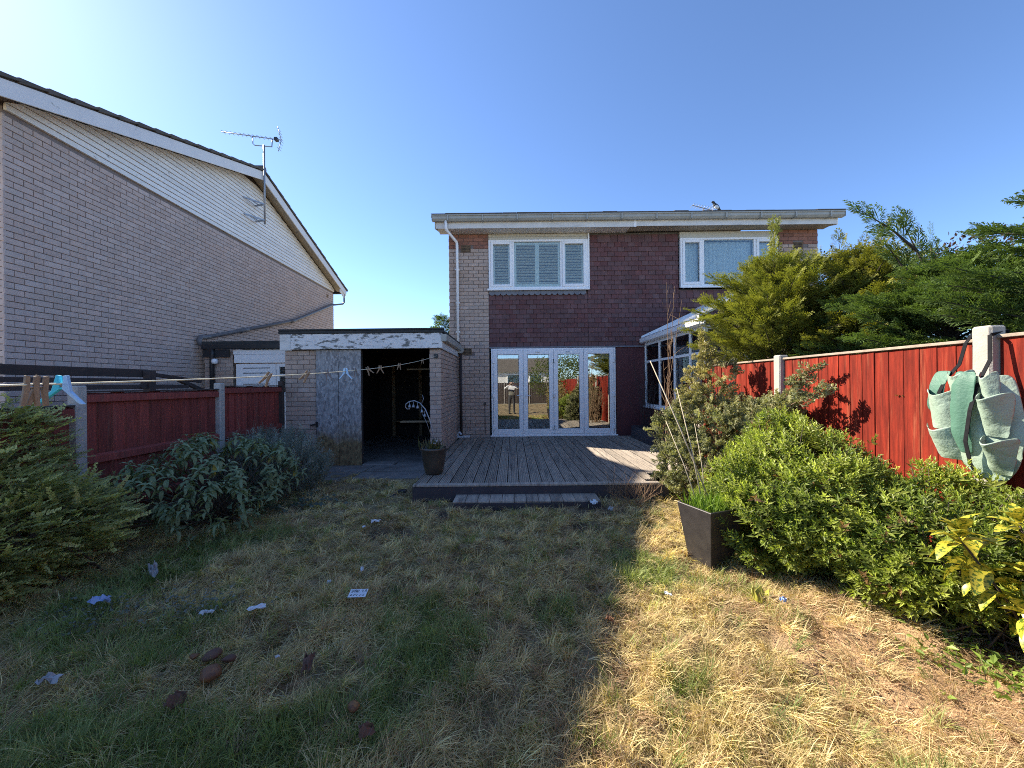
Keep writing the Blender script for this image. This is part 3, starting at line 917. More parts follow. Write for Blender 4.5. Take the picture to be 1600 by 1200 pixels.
sh.box(-4.22, -4.0, GY + 0.23, 11.8, -0.05, 2.4); sh.box(-1.53, -1.36, 9.33, 11.8, -0.05, 2.4); sh.box(-4.0, -1.53, 11.6, 11.8, -0.05, 2.4)
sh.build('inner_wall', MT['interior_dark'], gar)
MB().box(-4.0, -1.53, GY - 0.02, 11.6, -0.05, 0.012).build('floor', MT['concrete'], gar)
MB().box(-2.78, -2.2, GY - 0.10, GY + 0.18, 0.012, 0.055).build('threshold', MT['concrete'], gar, 0.015)
MB().box(-2.18, -1.54, GY - 0.07, GY + 0.10, 0.012, 0.035).build('threshold', MT['concrete'], gar, 0.015)
MB().box(-4.24, -1.27, GY - 0.11, GY - 0.07, 2.175, 2.455).build('fascia', MT['peel'], gar, 0.004)
MB().box(-4.245, -4.05, GY - 0.118, GY - 0.112, 2.172, 2.45).build('fascia_patch', MT['upvc_dirty'], gar)
rf = MB().box(-4.27, -1.24, GY - 0.13, 11.9, 2.458, 2.51)
rf.box(-4.27, -1.24, GY - 0.14, GY - 0.02, 2.512, 2.545)
rf.build('roof', MT['felt'], gar, 0.008)
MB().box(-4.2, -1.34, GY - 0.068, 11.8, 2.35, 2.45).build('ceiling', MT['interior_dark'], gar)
MB().box(-1.318, -1.285, GY - 0.069, 9.3, 2.17, 2.452).build('side_fascia', MT['upvc_dirty'], gar)
gp = [(-1.283, 2.43), (-1.283, 2.32), (-1.24, 2.30), (-1.20, 2.32), (-1.19, 2.43), (-1.20, 2.43), (-1.21, 2.33), (-1.24, 2.315), (-1.272, 2.33), (-1.272, 2.43)]
gg = MB().prism(gp, 'y', GY - 0.12, 9.28); gg.box(-1.285, -1.19, GY - 0.126, GY - 0.12, 2.30, 2.43)
gg.build('gutter', MT['gutter'], gar)
for (a, b_) in ((-3.632, -3.222), (-3.214, -2.80)):
    MB().box(a, b_, GY - 0.035, GY - 0.015, -0.01 + (a + 3.632) * 0.02, 2.17).build('boarding', MT['osb'], gar, 0.003)
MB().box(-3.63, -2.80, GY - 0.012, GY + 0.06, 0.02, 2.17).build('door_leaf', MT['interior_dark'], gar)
lt = MB().bar((-3.74, GY - 0.03, 0.77), (-3.62, GY - 0.045, 0.80), 0.015, 0.03); lt.box(-3.64, -3.60, GY - 0.05, GY - 0.036, 0.74, 0.84)
lt.build('latch', MT['black_plastic'], gar)
MB().box(-1.44, -1.37, GY - 0.05, GY - 0.002, 2.0, 2.07).build('hook', MT['black_plastic'], gar)
for (a, b_, y, z, w) in ((-2.3, -1.56, 8.4, 1.83, 0.03), (-2.25, -1.56, 7.7, 0.75, 0.025)):
    MB().box(a, b_, y, y + 0.2, z, z + w).build('shelf', MT['wood'], gar)
for (x, y) in ((-3.5, 11.2), (-2.75, 11.3), (-2.25, 10.9), (-1.9, 11.2)):
    MB().box(x, x + 0.09, y, y + 0.05, 0.01, 2.1).build('leaning_plank', MT['wood'], gar)
MB().box(-3.4, -1.8, 10.9, 11.5, 0.45, 0.49).build('workbench', MT['wood'], gar)

# ------------------------------------------------------------------ deck
dk = thing('timber_deck', 'low weathered ridged timber deck with dark fascia in front of the glazed doors', 'deck', (0.6, 7.0, 0))


def deck_board(name, x0, w, y0, y1, z, grooves=6):
    n = grooves
    poly = [(x0, z - 0.026), (x0 + w, z - 0.026), (x0 + w, z - 0.002)]
    xs = []
    for i in range(n):
        a = x0 + w - w * (i + 0.14) / n; b2 = x0 + w - w * (i + 0.86) / n
        poly += [(a, z), (a - w / n * 0.44, z), (a - w / n * 0.48, z - 0.009), (a - w / n * 0.86, z - 0.009)]
    poly += [(x0, z - 0.002)]
    return MB().prism(poly, 'y', y0, y1).build(name, MT['deck'], dk)


nb = 29
for i in range(nb):
    x0 = -1.27 + i * 0.150
    y0 = 4.955 if x0 < 1.83 else 5.42
    if 1.70 <= x0 < 1.83: y0 = 5.06
    deck_board('deck_board', x0, 0.1415, y0 + random.uniform(-0.004, 0.004), 9.225, 0.230 + random.uniform(-0.002, 0.002))
MB().box(-1.275, 1.86, 4.865, 4.950, 0.204, 0.232).build('edge_board', MT['deck'], dk, 0.004)
MB().box(-1.275, 1.98, 4.87, 4.895, 0.02, 0.200).build('deck_fascia', MT['deck_fascia'], dk, 0.003)
MB().box(-1.285, -1.262, 4.896, 7.1, 0.02, 0.202).build('deck_fascia', MT['deck_fascia'], dk, 0.003)
MB().box(1.735, 2.1, 5.05, 5.09, 0.02, 0.15).build('joist', MT['timber_dark'], dk)
MB().box(-1.2, 3.05, 5.1, 9.2, -0.02, 0.06).build('subframe', MT['timber_dark'], dk)
for i in range(12):
    x0 = -0.72 + i * 0.147
    MB().box(x0, x0 + 0.142, 4.565, 4.862, 0.085, 0.108).build('step_board', MT['deck'], dk, 0.003)
MB().box(-0.725, 1.045, 4.555, 4.58, 0.0, 0.083).build('step_riser', MT['deck_fascia'], dk, 0.003)
MB().box(-0.70, 1.02, 4.60, 4.85, 0.0, 0.08).build('step_core', MT['timber_dark'], dk)

rb = thing('raised_bed', 'low dark timber raised bed at the corner of deck and conservatory', 'planter', (2.98, 8.3, 0.23))
for (a, b_, c, d_) in ((2.78, 2.82, 7.6, 9.0), (2.82, 3.16, 7.6, 7.64), (2.82, 3.16, 8.96, 9.0), (3.12, 3.16, 7.64, 8.96)):
    MB().box(a, b_, c, d_, 0.232, 0.50).build('sleeper', MT['deck_fascia'], rb, 0.004)
MB().box(2.82, 3.12, 7.64, 8.96, 0.232, 0.44).build('soil', MT['soil'], rb)

# ------------------------------------------------------------------ conservatory on the neighbour's side
cv = thing('conservatory', 'white framed lean-to conservatory on a dark dwarf wall beside the maroon panel', 'conservatory', (4.6, 7.9, 0))
MB().box(3.22, 3.42, 6.4, 9.29, 0, 0.90).box(3.42, 6.3, 6.4, 6.6, 0, 0.9).build('dwarf_wall', MT['maroon'], cv)
MB().box(3.17, 3.30, 6.35, 9.29, 0.905, 0.945).box(3.30, 6.3, 6.35, 6.48, 0.905, 0.945).build('sill', MT['upvc'], cv, 0.005)
MB().box(3.33, 3.335, 6.5, 9.25, 1.0, 2.38).build('pane_backing', MT['pane_grey'], cv)  # sheet added behind the glass to give the panes a pale, sky-reflecting look
ys = [9.27, 8.40, 7.62, 6.95, 6.42]
fr = MB()
for y in ys: fr.box(3.215, 3.275, y - 0.03, y + 0.02, 0.945, 2.44)
fr.box(3.213, 3.277, 6.40, 9.28, 2.38, 2.45); fr.box(3.216, 3.274, 6.40, 9.28, 0.946, 1.0); fr.box(3.214, 3.276, 6.40, 9.28, 1.97, 2.02)
for x in (3.9, 4.6, 5.3, 6.0): fr.box(x, x + 0.06, 6.40, 6.46, 0.945, 2.44)
fr.box(3.28, 6.3, 6.40, 6.46, 2.38, 2.45); fr.box(3.28, 6.3, 6.402, 6.458, 0.946, 1.0); fr.box(3.28, 6.3, 6.404, 6.456, 1.97, 2.02)
fr.build('frame', MT['upvc'], cv, 0.004)
for i in range(4):
    for (z0, z1) in ((1.0, 1.97), (2.02, 2.38)):
        MB().box(3.24, 3.244, ys[i + 1] + 0.02, ys[i] - 0.03, z0, z1).build('pane', MT['glass'], cv)
xs = [3.27, 3.9, 4.6, 5.3, 6.0]
for i in range(4):
    for (z0, z1) in ((1.0, 1.97), (2.02, 2.38)):
        MB().box(xs[i] + 0.06, xs[i + 1], 6.43, 6.434, z0, z1).build('pane', MT['glass'], cv)
MB().prism([(3.10, 2.56), (3.10, 2.47), (3.13, 2.445), (3.19, 2.445), (3.21, 2.47), (3.21, 2.56), (3.20, 2.56), (3.20, 2.48), (3.18, 2.46), (3.14, 2.46), (3.115, 2.48), (3.115, 2.56)], 'y', 6.35, 9.30).build('gutter', MT['upvc'], cv)
MB().box(3.212, 3.24, 6.4, 9.28, 2.455, 2.60).build('eaves_beam', MT['upvc'], cv)
MB().prism([(3.13, 2.565), (4.5, 3.197), (4.5, 3.212), (3.13, 2.58)], 'y', 6.38, 9.27).build('roof_glazing', MT['glass_poly'], cv)
for y in np.linspace(6.4, 9.2, 6):
    MB().prism([(3.11, 2.570), (4.5, 3.211), (4.5, 3.252), (3.11, 2.612)], 'y', y - 0.025, y + 0.025).build('glazing_bar', MT['upvc'], cv)
MB().box(4.45, 4.6, 6.36, 9.28, 3.17, 3.28).build('ridge', MT['upvc'], cv)
MB().box(3.45, 6.2, 6.7, 9.2, 0.02, 0.06).build('floor', MT['concrete'], cv)
MB().box(5.6, 6.3, 6.7, 9.2, 0.06, 2.4).build('inner_wall', MT['interior'], cv)

# ------------------------------------------------------------------ house on the left: gable wall
LO = Vector((-6.80, 5.15, 0.0)); LA = math.radians(1.9)
lh = thing('gabled_house', 'neighbouring brick house with white boarded gable and white bargeboards', 'house', tuple(LO), LA)
LM = WM[lh]


def L(x, y, z): return LM @ Vector((x, y, z))


class LMB(MB):
    """MB whose input is in the left house's own axes"""

    def build(self, name, mat, parent=None, bevel=0.0, origin=None):
        self.v = [tuple(LM @ Vector(p)) for p in self.v]
        return MB.build(self, name, mat, parent, bevel, origin)


LL, LZ = 10.3, 5.27
gw = LMB().box(-0.25, -0.014, 0.012, LL, 0, LZ).build('wall', MT['mortar'], lh)
ud = L(0, 1, 0) - L(0, 0, 0)
brick_wall(gw, L(0, 0.0, 0), (ud.x, ud.y, 0), LL, 0.88, LZ - 0.03, 'brick', singles=300)
rw = LMB().box(-6.0, -0.02, 0.014, 0.25, 0, LZ + 0.2).build('wall', MT['mortar'], lh)
ux = L(1, 0, 0) - L(0, 0, 0)
brick_wall(rw, L(-1.15, 0.0, 0), (ux.x, ux.y, 0), 1.145, 0.9, LZ, 'brick', singles=120)
LMB().box(-6.0, -0.25, LL - 0.25, LL, 0, LZ).box(-6.0, -5.8, 0.25, LL - 0.25, 0, LZ).build('wall_core', MT['interior'], lh)
RZ, RS = 7.33, 0.335                              # ridge height and roof slope
ry = LL / 2


def rz_at(y): return RZ - RS * abs(y - ry)


# gable boards, cut to the rake
nbd = 0
z = LZ
EXP = 0.098
while True:
    z1 = z + EXP
    half0 = (RZ - 0.20 - z) / RS; half1 = (RZ - 0.20 - z1) / RS
    if half1 < 0.15: break
    half0 = min(half0, ry - 0.02); half1 = min(half1, ry - 0.02)
    b = LMB().add([(0.035, ry - half0, z), (0.035, ry + half0, z), (0.022, ry + half1, z1 - 0.011), (0.022, ry - half1, z1 - 0.011),
                   (-0.01, ry - half0, z), (-0.01, ry + half0, z), (-0.01, ry + half1, z1 - 0.011), (-0.01, ry - half1, z1 - 0.011)],
                  [(0, 1, 2, 3), (7, 6, 5, 4), (4, 5, 1, 0), (3, 2, 6, 7), (1, 5, 6, 2), (4, 0, 3, 7)])
    b.build('gable_board', MT['clad'], lh)
    z = z1
LMB().box(-0.10, -0.012, ry - 5.1, ry + 5.1, LZ + 0.001, LZ + 0.05).build('gable_backing', MT['timber_dark'], lh)
LMB().prism([(ry - 5.3, LZ + 0.05), (ry + 5.3, LZ + 0.05), (ry, RZ - 0.14)], 'x', -0.2, -0.015).build('gable_backing', MT['timber_dark'], lh)  # dark sheet seen through the board gaps, drawing their lap shadow lines
# roof slopes, soffits, bargeboards, verge tiles
OV = 0.36
for s in (-1, 1):
    def yy(t): return ry + s * t
    LMB().prism([(yy(0), RZ - 0.02), (yy(5.55), rz_at(ry + 5.55) - 0.02), (yy(5.55), rz_at(ry + 5.55) - 0.08), (yy(0), RZ - 0.08)], 'x', -6.4, OV - 0.02).build('roof', MT['roof_tile'], lh)
    LMB().prism([(yy(0), RZ - 0.10), (yy(5.5), rz_at(ry + 5.5) - 0.10), (yy(5.5), rz_at(ry + 5.5) - 0.12), (yy(0), RZ - 0.12)], 'x', 0.0, OV - 0.03).build('soffit', MT['soffit'], lh)
    LMB().prism([(yy(0), RZ - 0.055), (yy(5.52), rz_at(ry + 5.52) - 0.055), (yy(5.52), rz_at(ry + 5.52) - 0.285), (yy(0), RZ - 0.285)], 'x', OV - 0.028, OV).build('bargeboard', MT['barge'], lh, 0.003)
    if s > 0: LMB().prism([(yy(5.53), rz_at(ry + 5.53) - 0.06), (yy(5.40), rz_at(ry + 5.53) - 0.08), (yy(5.40), rz_at(ry + 5.53) - 0.40), (yy(5.16), LZ - 0.06), (yy(5.0), LZ - 0.03), (yy(5.0), LZ + 0.1)], 'x', OV - 0.06, OV - 0.029).build('eaves_box', MT['barge'], lh)
    n_t = 17
    for i in range(n_t):
        t0 = 5.62 - i * 0.335; t1 = max(t0 - 0.40, -0.02)
        LMB().prism([(yy(t0), rz_at(ry + t0) + 0.028), (yy(t1), rz_at(ry + t1) + 0.004), (yy(t1), rz_at(ry + t1) - 0.022), (yy(t0), rz_at(ry + t0) - 0.045)], 'x', OV - 0.42, OV + 0.035 + random.uniform(-0.006, 0.006)).build('verge_tile', MT['roof_tile'], lh, 0.004)
    LMB().prism([(yy(5.55), 5.30), (yy(5.66), 5.30), (yy(5.68), 5.40), (yy(5.55), 5.40)], 'x', -6.4, OV - 0.05).build('gutter', MT['black_plastic'], lh)
LMB().tube([(-6.4, ry, RZ + 0.01), (OV + 0.03, ry, RZ + 0.01)], 0.09, 10).build('ridge_tile', MT['roof_tile'], lh)
# diagonal rainwater pipe across the gable wall
pp = LMB().tube([(OV - 0.05, LL + 0.28, 5.30), (OV - 0.05, LL + 0.28, 4.92), (OV - 0.08, LL + 0.22, 4.84), (0.10, LL - 0.1, 4.74), (0.075, LL - 0.3, 4.70)], 0.034, 8)
pp.tube([(0.075, LL - 0.3, 4.70), (0.075, 7.2, 3.62), (0.08, 3.45, 2.62)], 0.045, 8)
pp.tube([(0.075, 7.2, 3.62), (0.075, 6.95, 3.545)], 0.056, 8); pp.tube([(0.078, 4.9, 3.007), (0.078, 4.6, 2.927)], 0.056, 8)
pp.tube([(0.08, 3.55, 2.645), (0.08, 3.28, 2.60), (0.09, 3.22, 2.53), (0.12, 3.24, 2.42)], 0.052, 8)
pp.build('drain_pipe', MT['grey_pipe'], lh)
LMB().box(-0.001, 0.008, LL - 0.62, LL - 0.48, 4.93, 5.05).build('air_brick', MT['terracotta'], lh)

# ------------------------------------------------------------------ neighbour's side extension between the houses
ex = thing('side_extension', 'low white-boarded side extension with black gutter, behind the dark red fence', 'extension', (-5.5, 8.4, 0))
EY = 8.40
ew = MB().box(-6.72, -6.10, EY + 0.012, EY + 0.2, 0, 2.2).build('wall', MT['mortar'], ex)
brick_wall(ew, (-6.72, EY, 0), (1, 0, 0), 0.62, 0.9, 2.2, 'brick_near')
MB().box(-6.08, -4.25, EY - 0.02, EY, 2.21, 2.31).build('fascia_board', MT['upvc'], ex, 0.004)
MB().box(-6.05, -4.25, EY - 0.035, EY - 0.022, 2.02, 2.205).build('fascia_board', MT['upvc'], ex, 0.004)
MB().box(-6.72, -4.25, EY - 0.10, EY - 0.02, 2.325, 2.43).build('gutter', MT['black_plastic'], ex, 0.01)
MB().box(-6.75, -4.25, EY - 0.03, 12.5, 2.435, 2.50).build('roof', MT['felt'], ex)
MB().tube([(-6.5, EY - 0.06, 2.33), (-6.5, EY - 0.06, 2.2), (-6.52, EY - 0.05, 2.12), (-6.52, EY - 0.05, 0.2)], 0.045, 8).build('downpipe', MT['black_plastic'], ex)
MB().box(-6.72, -6.15, EY - 0.05, EY - 0.005, 2.15, 2.32).build('bracket', MT['black_plastic'], ex)
lamp = MB().lathe([(0.0, 0.0), (0.05, 0.01), (0.065, 0.05), (0.05, 0.11), (0.0, 0.12)], (-6.43, EY - 0.09, 2.0), 12).build('lamp', MT['upvc'], ex)
dr = MB().box(-6.02, -5.15, EY - 0.02, EY + 0.03, 0.05, 2.0).build('door', MT['upvc'], ex, 0.004)
for z in (1.90, 1.79, 1.55, 1.2):
    MB().box(-5.86, -5.28, EY - 0.026, EY - 0.021, z, z + 0.018).build('door_groove', MT['grey_pipe'], dr)
wf = frame_rect(MB(), -5.14, -4.30, 1.3, 2.0, EY - 0.02, EY + 0.03, 0.07)
wf.box(-5.07, -4.37, EY - 0.021, EY + 0.03, 1.72, 1.77)
wi = wf.build('window', MT['upvc'], ex, 0.004)
MB().box(-5.07, -4.37, EY + 0.0, EY + 0.004, 1.37, 1.93).build('pane', MT['glass'], wi)
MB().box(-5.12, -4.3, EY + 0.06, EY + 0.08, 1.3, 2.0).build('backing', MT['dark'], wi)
MB().box(-5.15, -4.28, EY - 0.01, EY + 0.1, 0, 1.3).build('lower_panel', MT['upvc'], ex)

# timber frame over the neighbour's fence
pg = thing('timber_pergola', 'dark brown timber frame standing behind the fence against the gable wall', 'pergola', (-5.25, 4.8, 0))
MB().box(-5.31, -5.25, 1.5, 5.55, 1.655, 1.765).build('beam', MT['timber_dark'], pg, 0.004)
MB().box(-5.24, -5.18, 2.0, 5.50, 1.575, 1.63).build('beam', MT['timber_dark'], pg, 0.004)
MB().box(-5.22, -5.17, 2.5, 6.15, 1.485, 1.545).build('beam', MT['timber_dark'], pg, 0.004)
MB().box(-5.24, -5.14, 5.45, 5.55, 0, 1.75).build('post', MT['timber_dark'], pg, 0.004)
MB().box(-5.24, -5.14, 3.2, 3.3, 0, 1.75).build('post', MT['timber_dark'], pg, 0.004)
MB().bar((-5.2, 5.5, 1.70), (-5.2, 6.4, 1.60), 0.06, 0.05).build('arm', MT['timber_dark'], pg)
MB().bar((-5.2, 6.0, 1.62), (-5.2, 6.7, 1.35), 0.06, 0.05).build('arm', MT['timber_dark'], pg)
MB().bar((-5.18, 5.35, 1.50), (-5.18, 5.55, 1.70), 0.05, 0.05).build('brace', MT['timber_dark'], pg)

# ------------------------------------------------------------------ fences
lf = thing('garden_fence', 'dark red boarded fence with grey concrete posts between the houses', 'fence', (-4.27, 4.5, 0))
FX = -4.27
for (y, h) in ((1.92, 1.42), (3.77, 1.53), (5.60, 1.56)):
    MB().box(FX - 0.05, FX + 0.05, y - 0.05, y + 0.05, -0.05, h).build('concrete_post', MT['post_grey'], lf, 0.012)
MB().box(FX - 0.04, FX + 0.04, 7.07, 7.14, -0.05, 1.60).build('timber_post', MT['timber_dark'], lf, 0.004)
for (y0, y1, h) in ((0.0, 1.87, 1.33), (1.97, 3.72, 1.33), (3.82, 5.55, 1.465), (5.65, 7.06, 1.51)):
    n_ = int((y1 - y0) / 0.135)
    w = (y1 - y0) / n_
    for i in range(n_):
        ya = y0 + i * w
        MB().prism([(FX - 0.030, ya + 0.002), (FX - 0.001, ya + 0.002), (FX - 0.018, ya + w - 0.005), (FX - 0.034, ya + w - 0.005)], 'z', 0.06, h - random.uniform(0.004, 0.012)).build('fence_board', MT['fence_dark'], lf)
    for zr in (0.20, 0.74, h - 0.105):
        MB().prism([(FX + 0.002, zr), (FX + 0.038, zr), (FX + 0.038, zr + 0.075), (FX + 0.002, zr + 0.095)], 'y', y0 + 0.004, y1 - 0.004).build('rail', MT['fence_dark'], lf, 0.004)
    MB().box(FX - 0.036, FX + 0.043, y0 + 0.002, y1 - 0.002, h - 0.006, h + 0.012).build('capping', MT['timber_dark'], lf, 0.003)
    MB().box(FX - 0.03, FX + 0.02, y0, y1, -0.04, 0.055).build('gravel_board', MT['post_grey'], lf)

rfn = thing('garden_fence', 'bright red sunlit fence with pale concrete posts below the conifers', 'fence', (3.10, 3.5, 0))
RX = 3.12
for (y, h) in ((0.58, 1.84), (2.51, 1.845), (4.45, 1.80), (6.36, 1.80)):
    MB().box(RX - 0.055, RX + 0.05, y - 0.055, y + 0.055, -0.05, h).build('concrete_post', MT['post_white'], rfn, 0.012)
for (y0, y1, h) in ((0.64, 2.45, 1.76), (2.57, 4.39, 1.745), (4.51, 6.30, 1.745)):
    n_ = int((y1 - y0) / 0.118)
    w = (y1 - y0) / n_
    for i in range(n_):
        ya = y0 + i * w
        tw = random.uniform(-0.009, 0.009)
        MB().prism([(RX + 0.012, ya), (RX - 0.005 - abs(tw) * 0.8, ya), (RX - 0.003 + tw * 0.25, ya + w - 0.0005), (RX + 0.012, ya + w - 0.001)], 'z', 0.12, h - random.uniform(0.0, 0.008)).build('fence_board', MT['fence_red'], rfn)
    MB().box(RX - 0.026, RX + 0.034, y0 + 0.002, y1 - 0.002, h + 0.0, h + 0.022).build('capping', MT['cap'], rfn, 0.003)
    for zr in (0.3, 0.9, 1.55):
        MB().box(RX + 0.014, RX + 0.05, y0 + 0.004, y1 - 0.004, zr, zr + 0.08).build('rail', MT['fence_red'], rfn)
    MB().box(RX - 0.02, RX + 0.03, y0, y1, -0.04, 0.115).build('gravel_board', MT['post_white'], rfn)

# ------------------------------------------------------------------ television aerials and the bird
ae = thing('television_aerial', 'grey television aerial on a mast bracketed to the boarded gable', 'aerial', tuple(L(0.40, ry - 0.03, 5.9)))
a0 = L(0.40, ry - 0.03, 5.85); top = a0 + Vector((0.0, 0, 2.12))
MB().tube([a0, top], 0.024, 8).build('mast', MT['alu'], ae)
for zb in (5.95, 6.38):
    for dy in (-0.28, 0.22):
        MB().bar(L(0.03, ry + dy - 0.03, zb + 0.06), L(0.41, ry - 0.03, zb), 0.03, 0.035).build('bracket_arm', MT['alu'], ae)
    MB().bar(L(0.16, ry - 0.17, zb + 0.04), L(0.16, ry + 0.10, zb + 0.04), 0.02, 0.02).build('bracket_brace', MT['alu'], ae)
bz = top.z + 0.20
bl = Vector((top.x - 1.06, top.y - 0.1, bz + 0.10)); br = Vector((top.x + 0.44, top.y + 0.04, bz - 0.05))
boom = MB().tube([bl, br], 0.012, 6).build('boom', MT['alu'], ae)
dirb = (br - bl).normalized()
for i in range(12):
    p = bl.lerp(br, 0.03 + 0.80 * i / 11)
    MB().tube([p + Vector((0, -0.08, -0.005)), p + Vector((0, 0, 0.02)), p + Vector((0, 0.08, -0.005))], 0.006, 5).build('element', MT['alu'], boom)
MB().box(br.x - 0.17, br.x - 0.09, br.y - 0.05, br.y + 0.05, br.z - 0.02, br.z + 0.06).build('dipole_box', MT['black_plastic'], boom)
rfl = MB()
for k in range(4):
    rfl.tube([br + Vector((-0.02 * k, -0.09, 0.03 + 0.085 * k)), br + Vector((-0.02 * k, 0.09, 0.03 + 0.085 * k))], 0.006, 5)
    rfl.tube([br + Vector((-0.02 * k, -0.09, -0.03 - 0.07 * k)), br + Vector((-0.02 * k, 0.09, -0.03 - 0.07 * k))], 0.006, 5)
rfl.tube([br + Vector((0, 0, 0)), br + Vector((-0.09, 0, 0.36))], 0.009, 5); rfl.tube([br, br + Vector((-0.08, 0, -0.30))], 0.009, 5)
rfl.build('reflector', MT['alu'], boom)
MB().tube([bl.lerp(br, 0.52), bl.lerp(br, 0.52) + Vector((0, 0, -0.20)), bl.lerp(br, 0.54) + Vector((0.02, 0, -0.24)), top + Vector((0.0, 0, -0.03)), top + Vector((0.20, 0, -0.05)), bl.lerp(br, 0.84) + Vector((0, 0, -0.22)), bl.lerp(br, 0.85)], 0.013, 6).build('cradle', MT['alu'], ae)

a2 = thing('television_aerial', 'small aerial poking above the roofline of the tiled house', 'aerial', (6.35, 12.6, 6.70))
MB().tube([(6.35, 12.6, 6.70), (6.35, 12.6, 7.20)], 0.02, 6).build('mast', MT['alu'], a2)
b2 = MB().tube([(5.95, 12.55, 7.28), (6.75, 12.65, 7.12)], 0.014, 6).build('boom', MT['alu'], a2)
for i in range(8):
    x = 5.97 + i * 0.09
    MB().tube([(x, 12.42, 7.275 - i * 0.018), (x, 12.72, 7.275 - i * 0.018)], 0.007, 5).build('element', MT['alu'], b2)
rf2 = MB()
for k in range(4):
    rf2.tube([(6.62, 12.42, 7.04 + 0.07 * k), (6.62, 12.82, 7.04 + 0.07 * k)], 0.007, 5)
rf2.build('reflector', MT['alu'], a2)

bird = thing('bird', 'black and white bird perched on the rooftop aerial', 'bird', (6.72, 12.6, 7.13))
me_ = MB()
# body as one surface: rings along beak - head - breast - rump - tail
bx = [(-0.02, 7.385, 0.004), (-0.005, 7.39, 0.012), (0.02, 7.40, 0.034), (0.055, 7.385, 0.042), (0.08, 7.335, 0.046), (0.11, 7.29, 0.068), (0.155, 7.245, 0.072), (0.205, 7.20, 0.055), (0.25, 7.155, 0.030), (0.31, 7.10, 0.022), (0.40, 7.02, 0.018), (0.43, 6.99, 0.008)]
me_.tube([(6.62 + x, 12.6, z) for x, z, r in bx], [r for x, z, r in bx], 10)
bo = me_.build('body', MT['black_plastic'], bird)
belly = MB().tube([(6.70, 12.585, 7.30), (6.74, 12.58, 7.25), (6.79, 12.58, 7.20), (6.82, 12.585, 7.17)], [0.02, 0.06, 0.055, 0.02], 10)
belly.build('white_belly', MT['white_plastic'], bird)
lg = MB().tube([(6.75, 12.58, 7.20), (6.73, 12.58, 7.125)], 0.005, 5); lg.tube([(6.77, 12.62, 7.20), (6.75, 12.62, 7.12)], 0.005, 5)
lg.build('leg', MT['black_plastic'], bird)

# ------------------------------------------------------------------ washing line and pegs
def line_pt(y): return Vector((-1.295 - 0.0125 * y, y, 1.487 + 0.015 * y + 0.0088 * y * y))


wl_ = thing('washing_line', 'pale washing line stretched across the garden to the garage corner', 'washing line', tuple(line_pt(-2.5)))
ln = MB().tube([line_pt(y) for y in np.linspace(-2.5, 7.10, 40)], 0.0028, 6).build('line', MT['line'], wl_)
MB().tube([line_pt(7.1), (-1.405, 7.10, 2.03)], 0.004, 6).build('loop', MT['line'], wl_)
MB().tube([(-1.262, -2.5, 0), (-1.262, -2.5, 1.75)], 0.03, 10).build('pole', MT['steel'], wl_)


def peg(y, size, tilt, mat, label, yaw=0.0, spread=0.10, mat2=None):
    p = line_pt(y)
    t = thing('clothes_peg', label, 'clothes peg', tuple(p), 0.0, 'pegs on the washing line')
    R = Matrix.Translation(p) @ Matrix.Rotation(yaw, 4, 'Z') @ Matrix.Rotation(tilt, 4, 'Y')
    for s in (-1, 1):
        m = MB()
        m.prism([(s * 0.004, 0.022), (s * 0.012, 0.024), (s * (0.013 + spread * 0.02), -0.02), (s * (0.012 + spread * 0.10), -0.055), (s * (0.004 + spread * 0.10), -0.056), (s * 0.003, -0.015)], 'y', -0.0055, 0.0055)
        m.v = [tuple(R @ (Vector(q) * size)) for q in m.v]
        m.build('prong', (MT[mat2] if (mat2 and s == 1) else MT[mat]), t, 0.001)
    m = MB().tube([(-0.013, 0, -0.006), (0.013, 0, -0.006)], 0.004, 8)
    m.v = [tuple(R @ (Vector(q) * size)) for q in m.v]
    m.build('spring', MT['steel'], t)
    return t


peg(1.045, 1.05, 0.05, 'peg_wood', 'weathered wooden peg closest to the camera, left of another wooden peg', 1.25, 0.05)
peg(1.066, 1.05, 0.12, 'peg_wood', 'weathered wooden peg touching the bright blue peg', 1.3, 0.08)
peg(1.118, 1.05, 0.05, 'peg_cyan', 'bright blue plastic peg with splayed legs beside two wooden pegs', 0.2, 0.42, 'peg_blue')
peg(2.08, 1.0, 0.55, 'peg_wood', 'tilted wooden peg in front of the white extension window', 0.1, 0.12)
peg(2.48, 1.0, 0.6, 'peg_wood', 'tilted wooden peg in front of the garage brick pier', 0.1, 0.1)
peg(2.76, 0.95, -0.3, 'grey_pipe', 'dark grey peg in front of the boarded door edge', 0.4, 0.1)
peg(3.08, 1.1, 0.0, 'peg_blue', 'pale blue plastic peg in front of the grey boarding', 0.1, 0.35)
peg(3.27, 0.95, -0.2, 'grey_pipe', 'small dark peg next to the pale blue peg', 0.6, 0.1)
peg(3.58, 1.05, -0.55, 'peg_wood', 'wooden peg slanting at the edge of the dark garage opening', 0.1, 0.15)
peg(3.92, 1.05, 0.0, 'peg_wood', 'upright wooden peg in front of the dark garage opening', 0.1, 0.25)
peg(4.62, 1.05, 0.1, 'peg_wood', 'wooden peg in front of the shelf in the garage', 0.1, 0.12)
peg(5.9, 1.0, 0.1, 'peg_wood', 'last wooden peg before the garage brick corner', 0.1, 0.1)

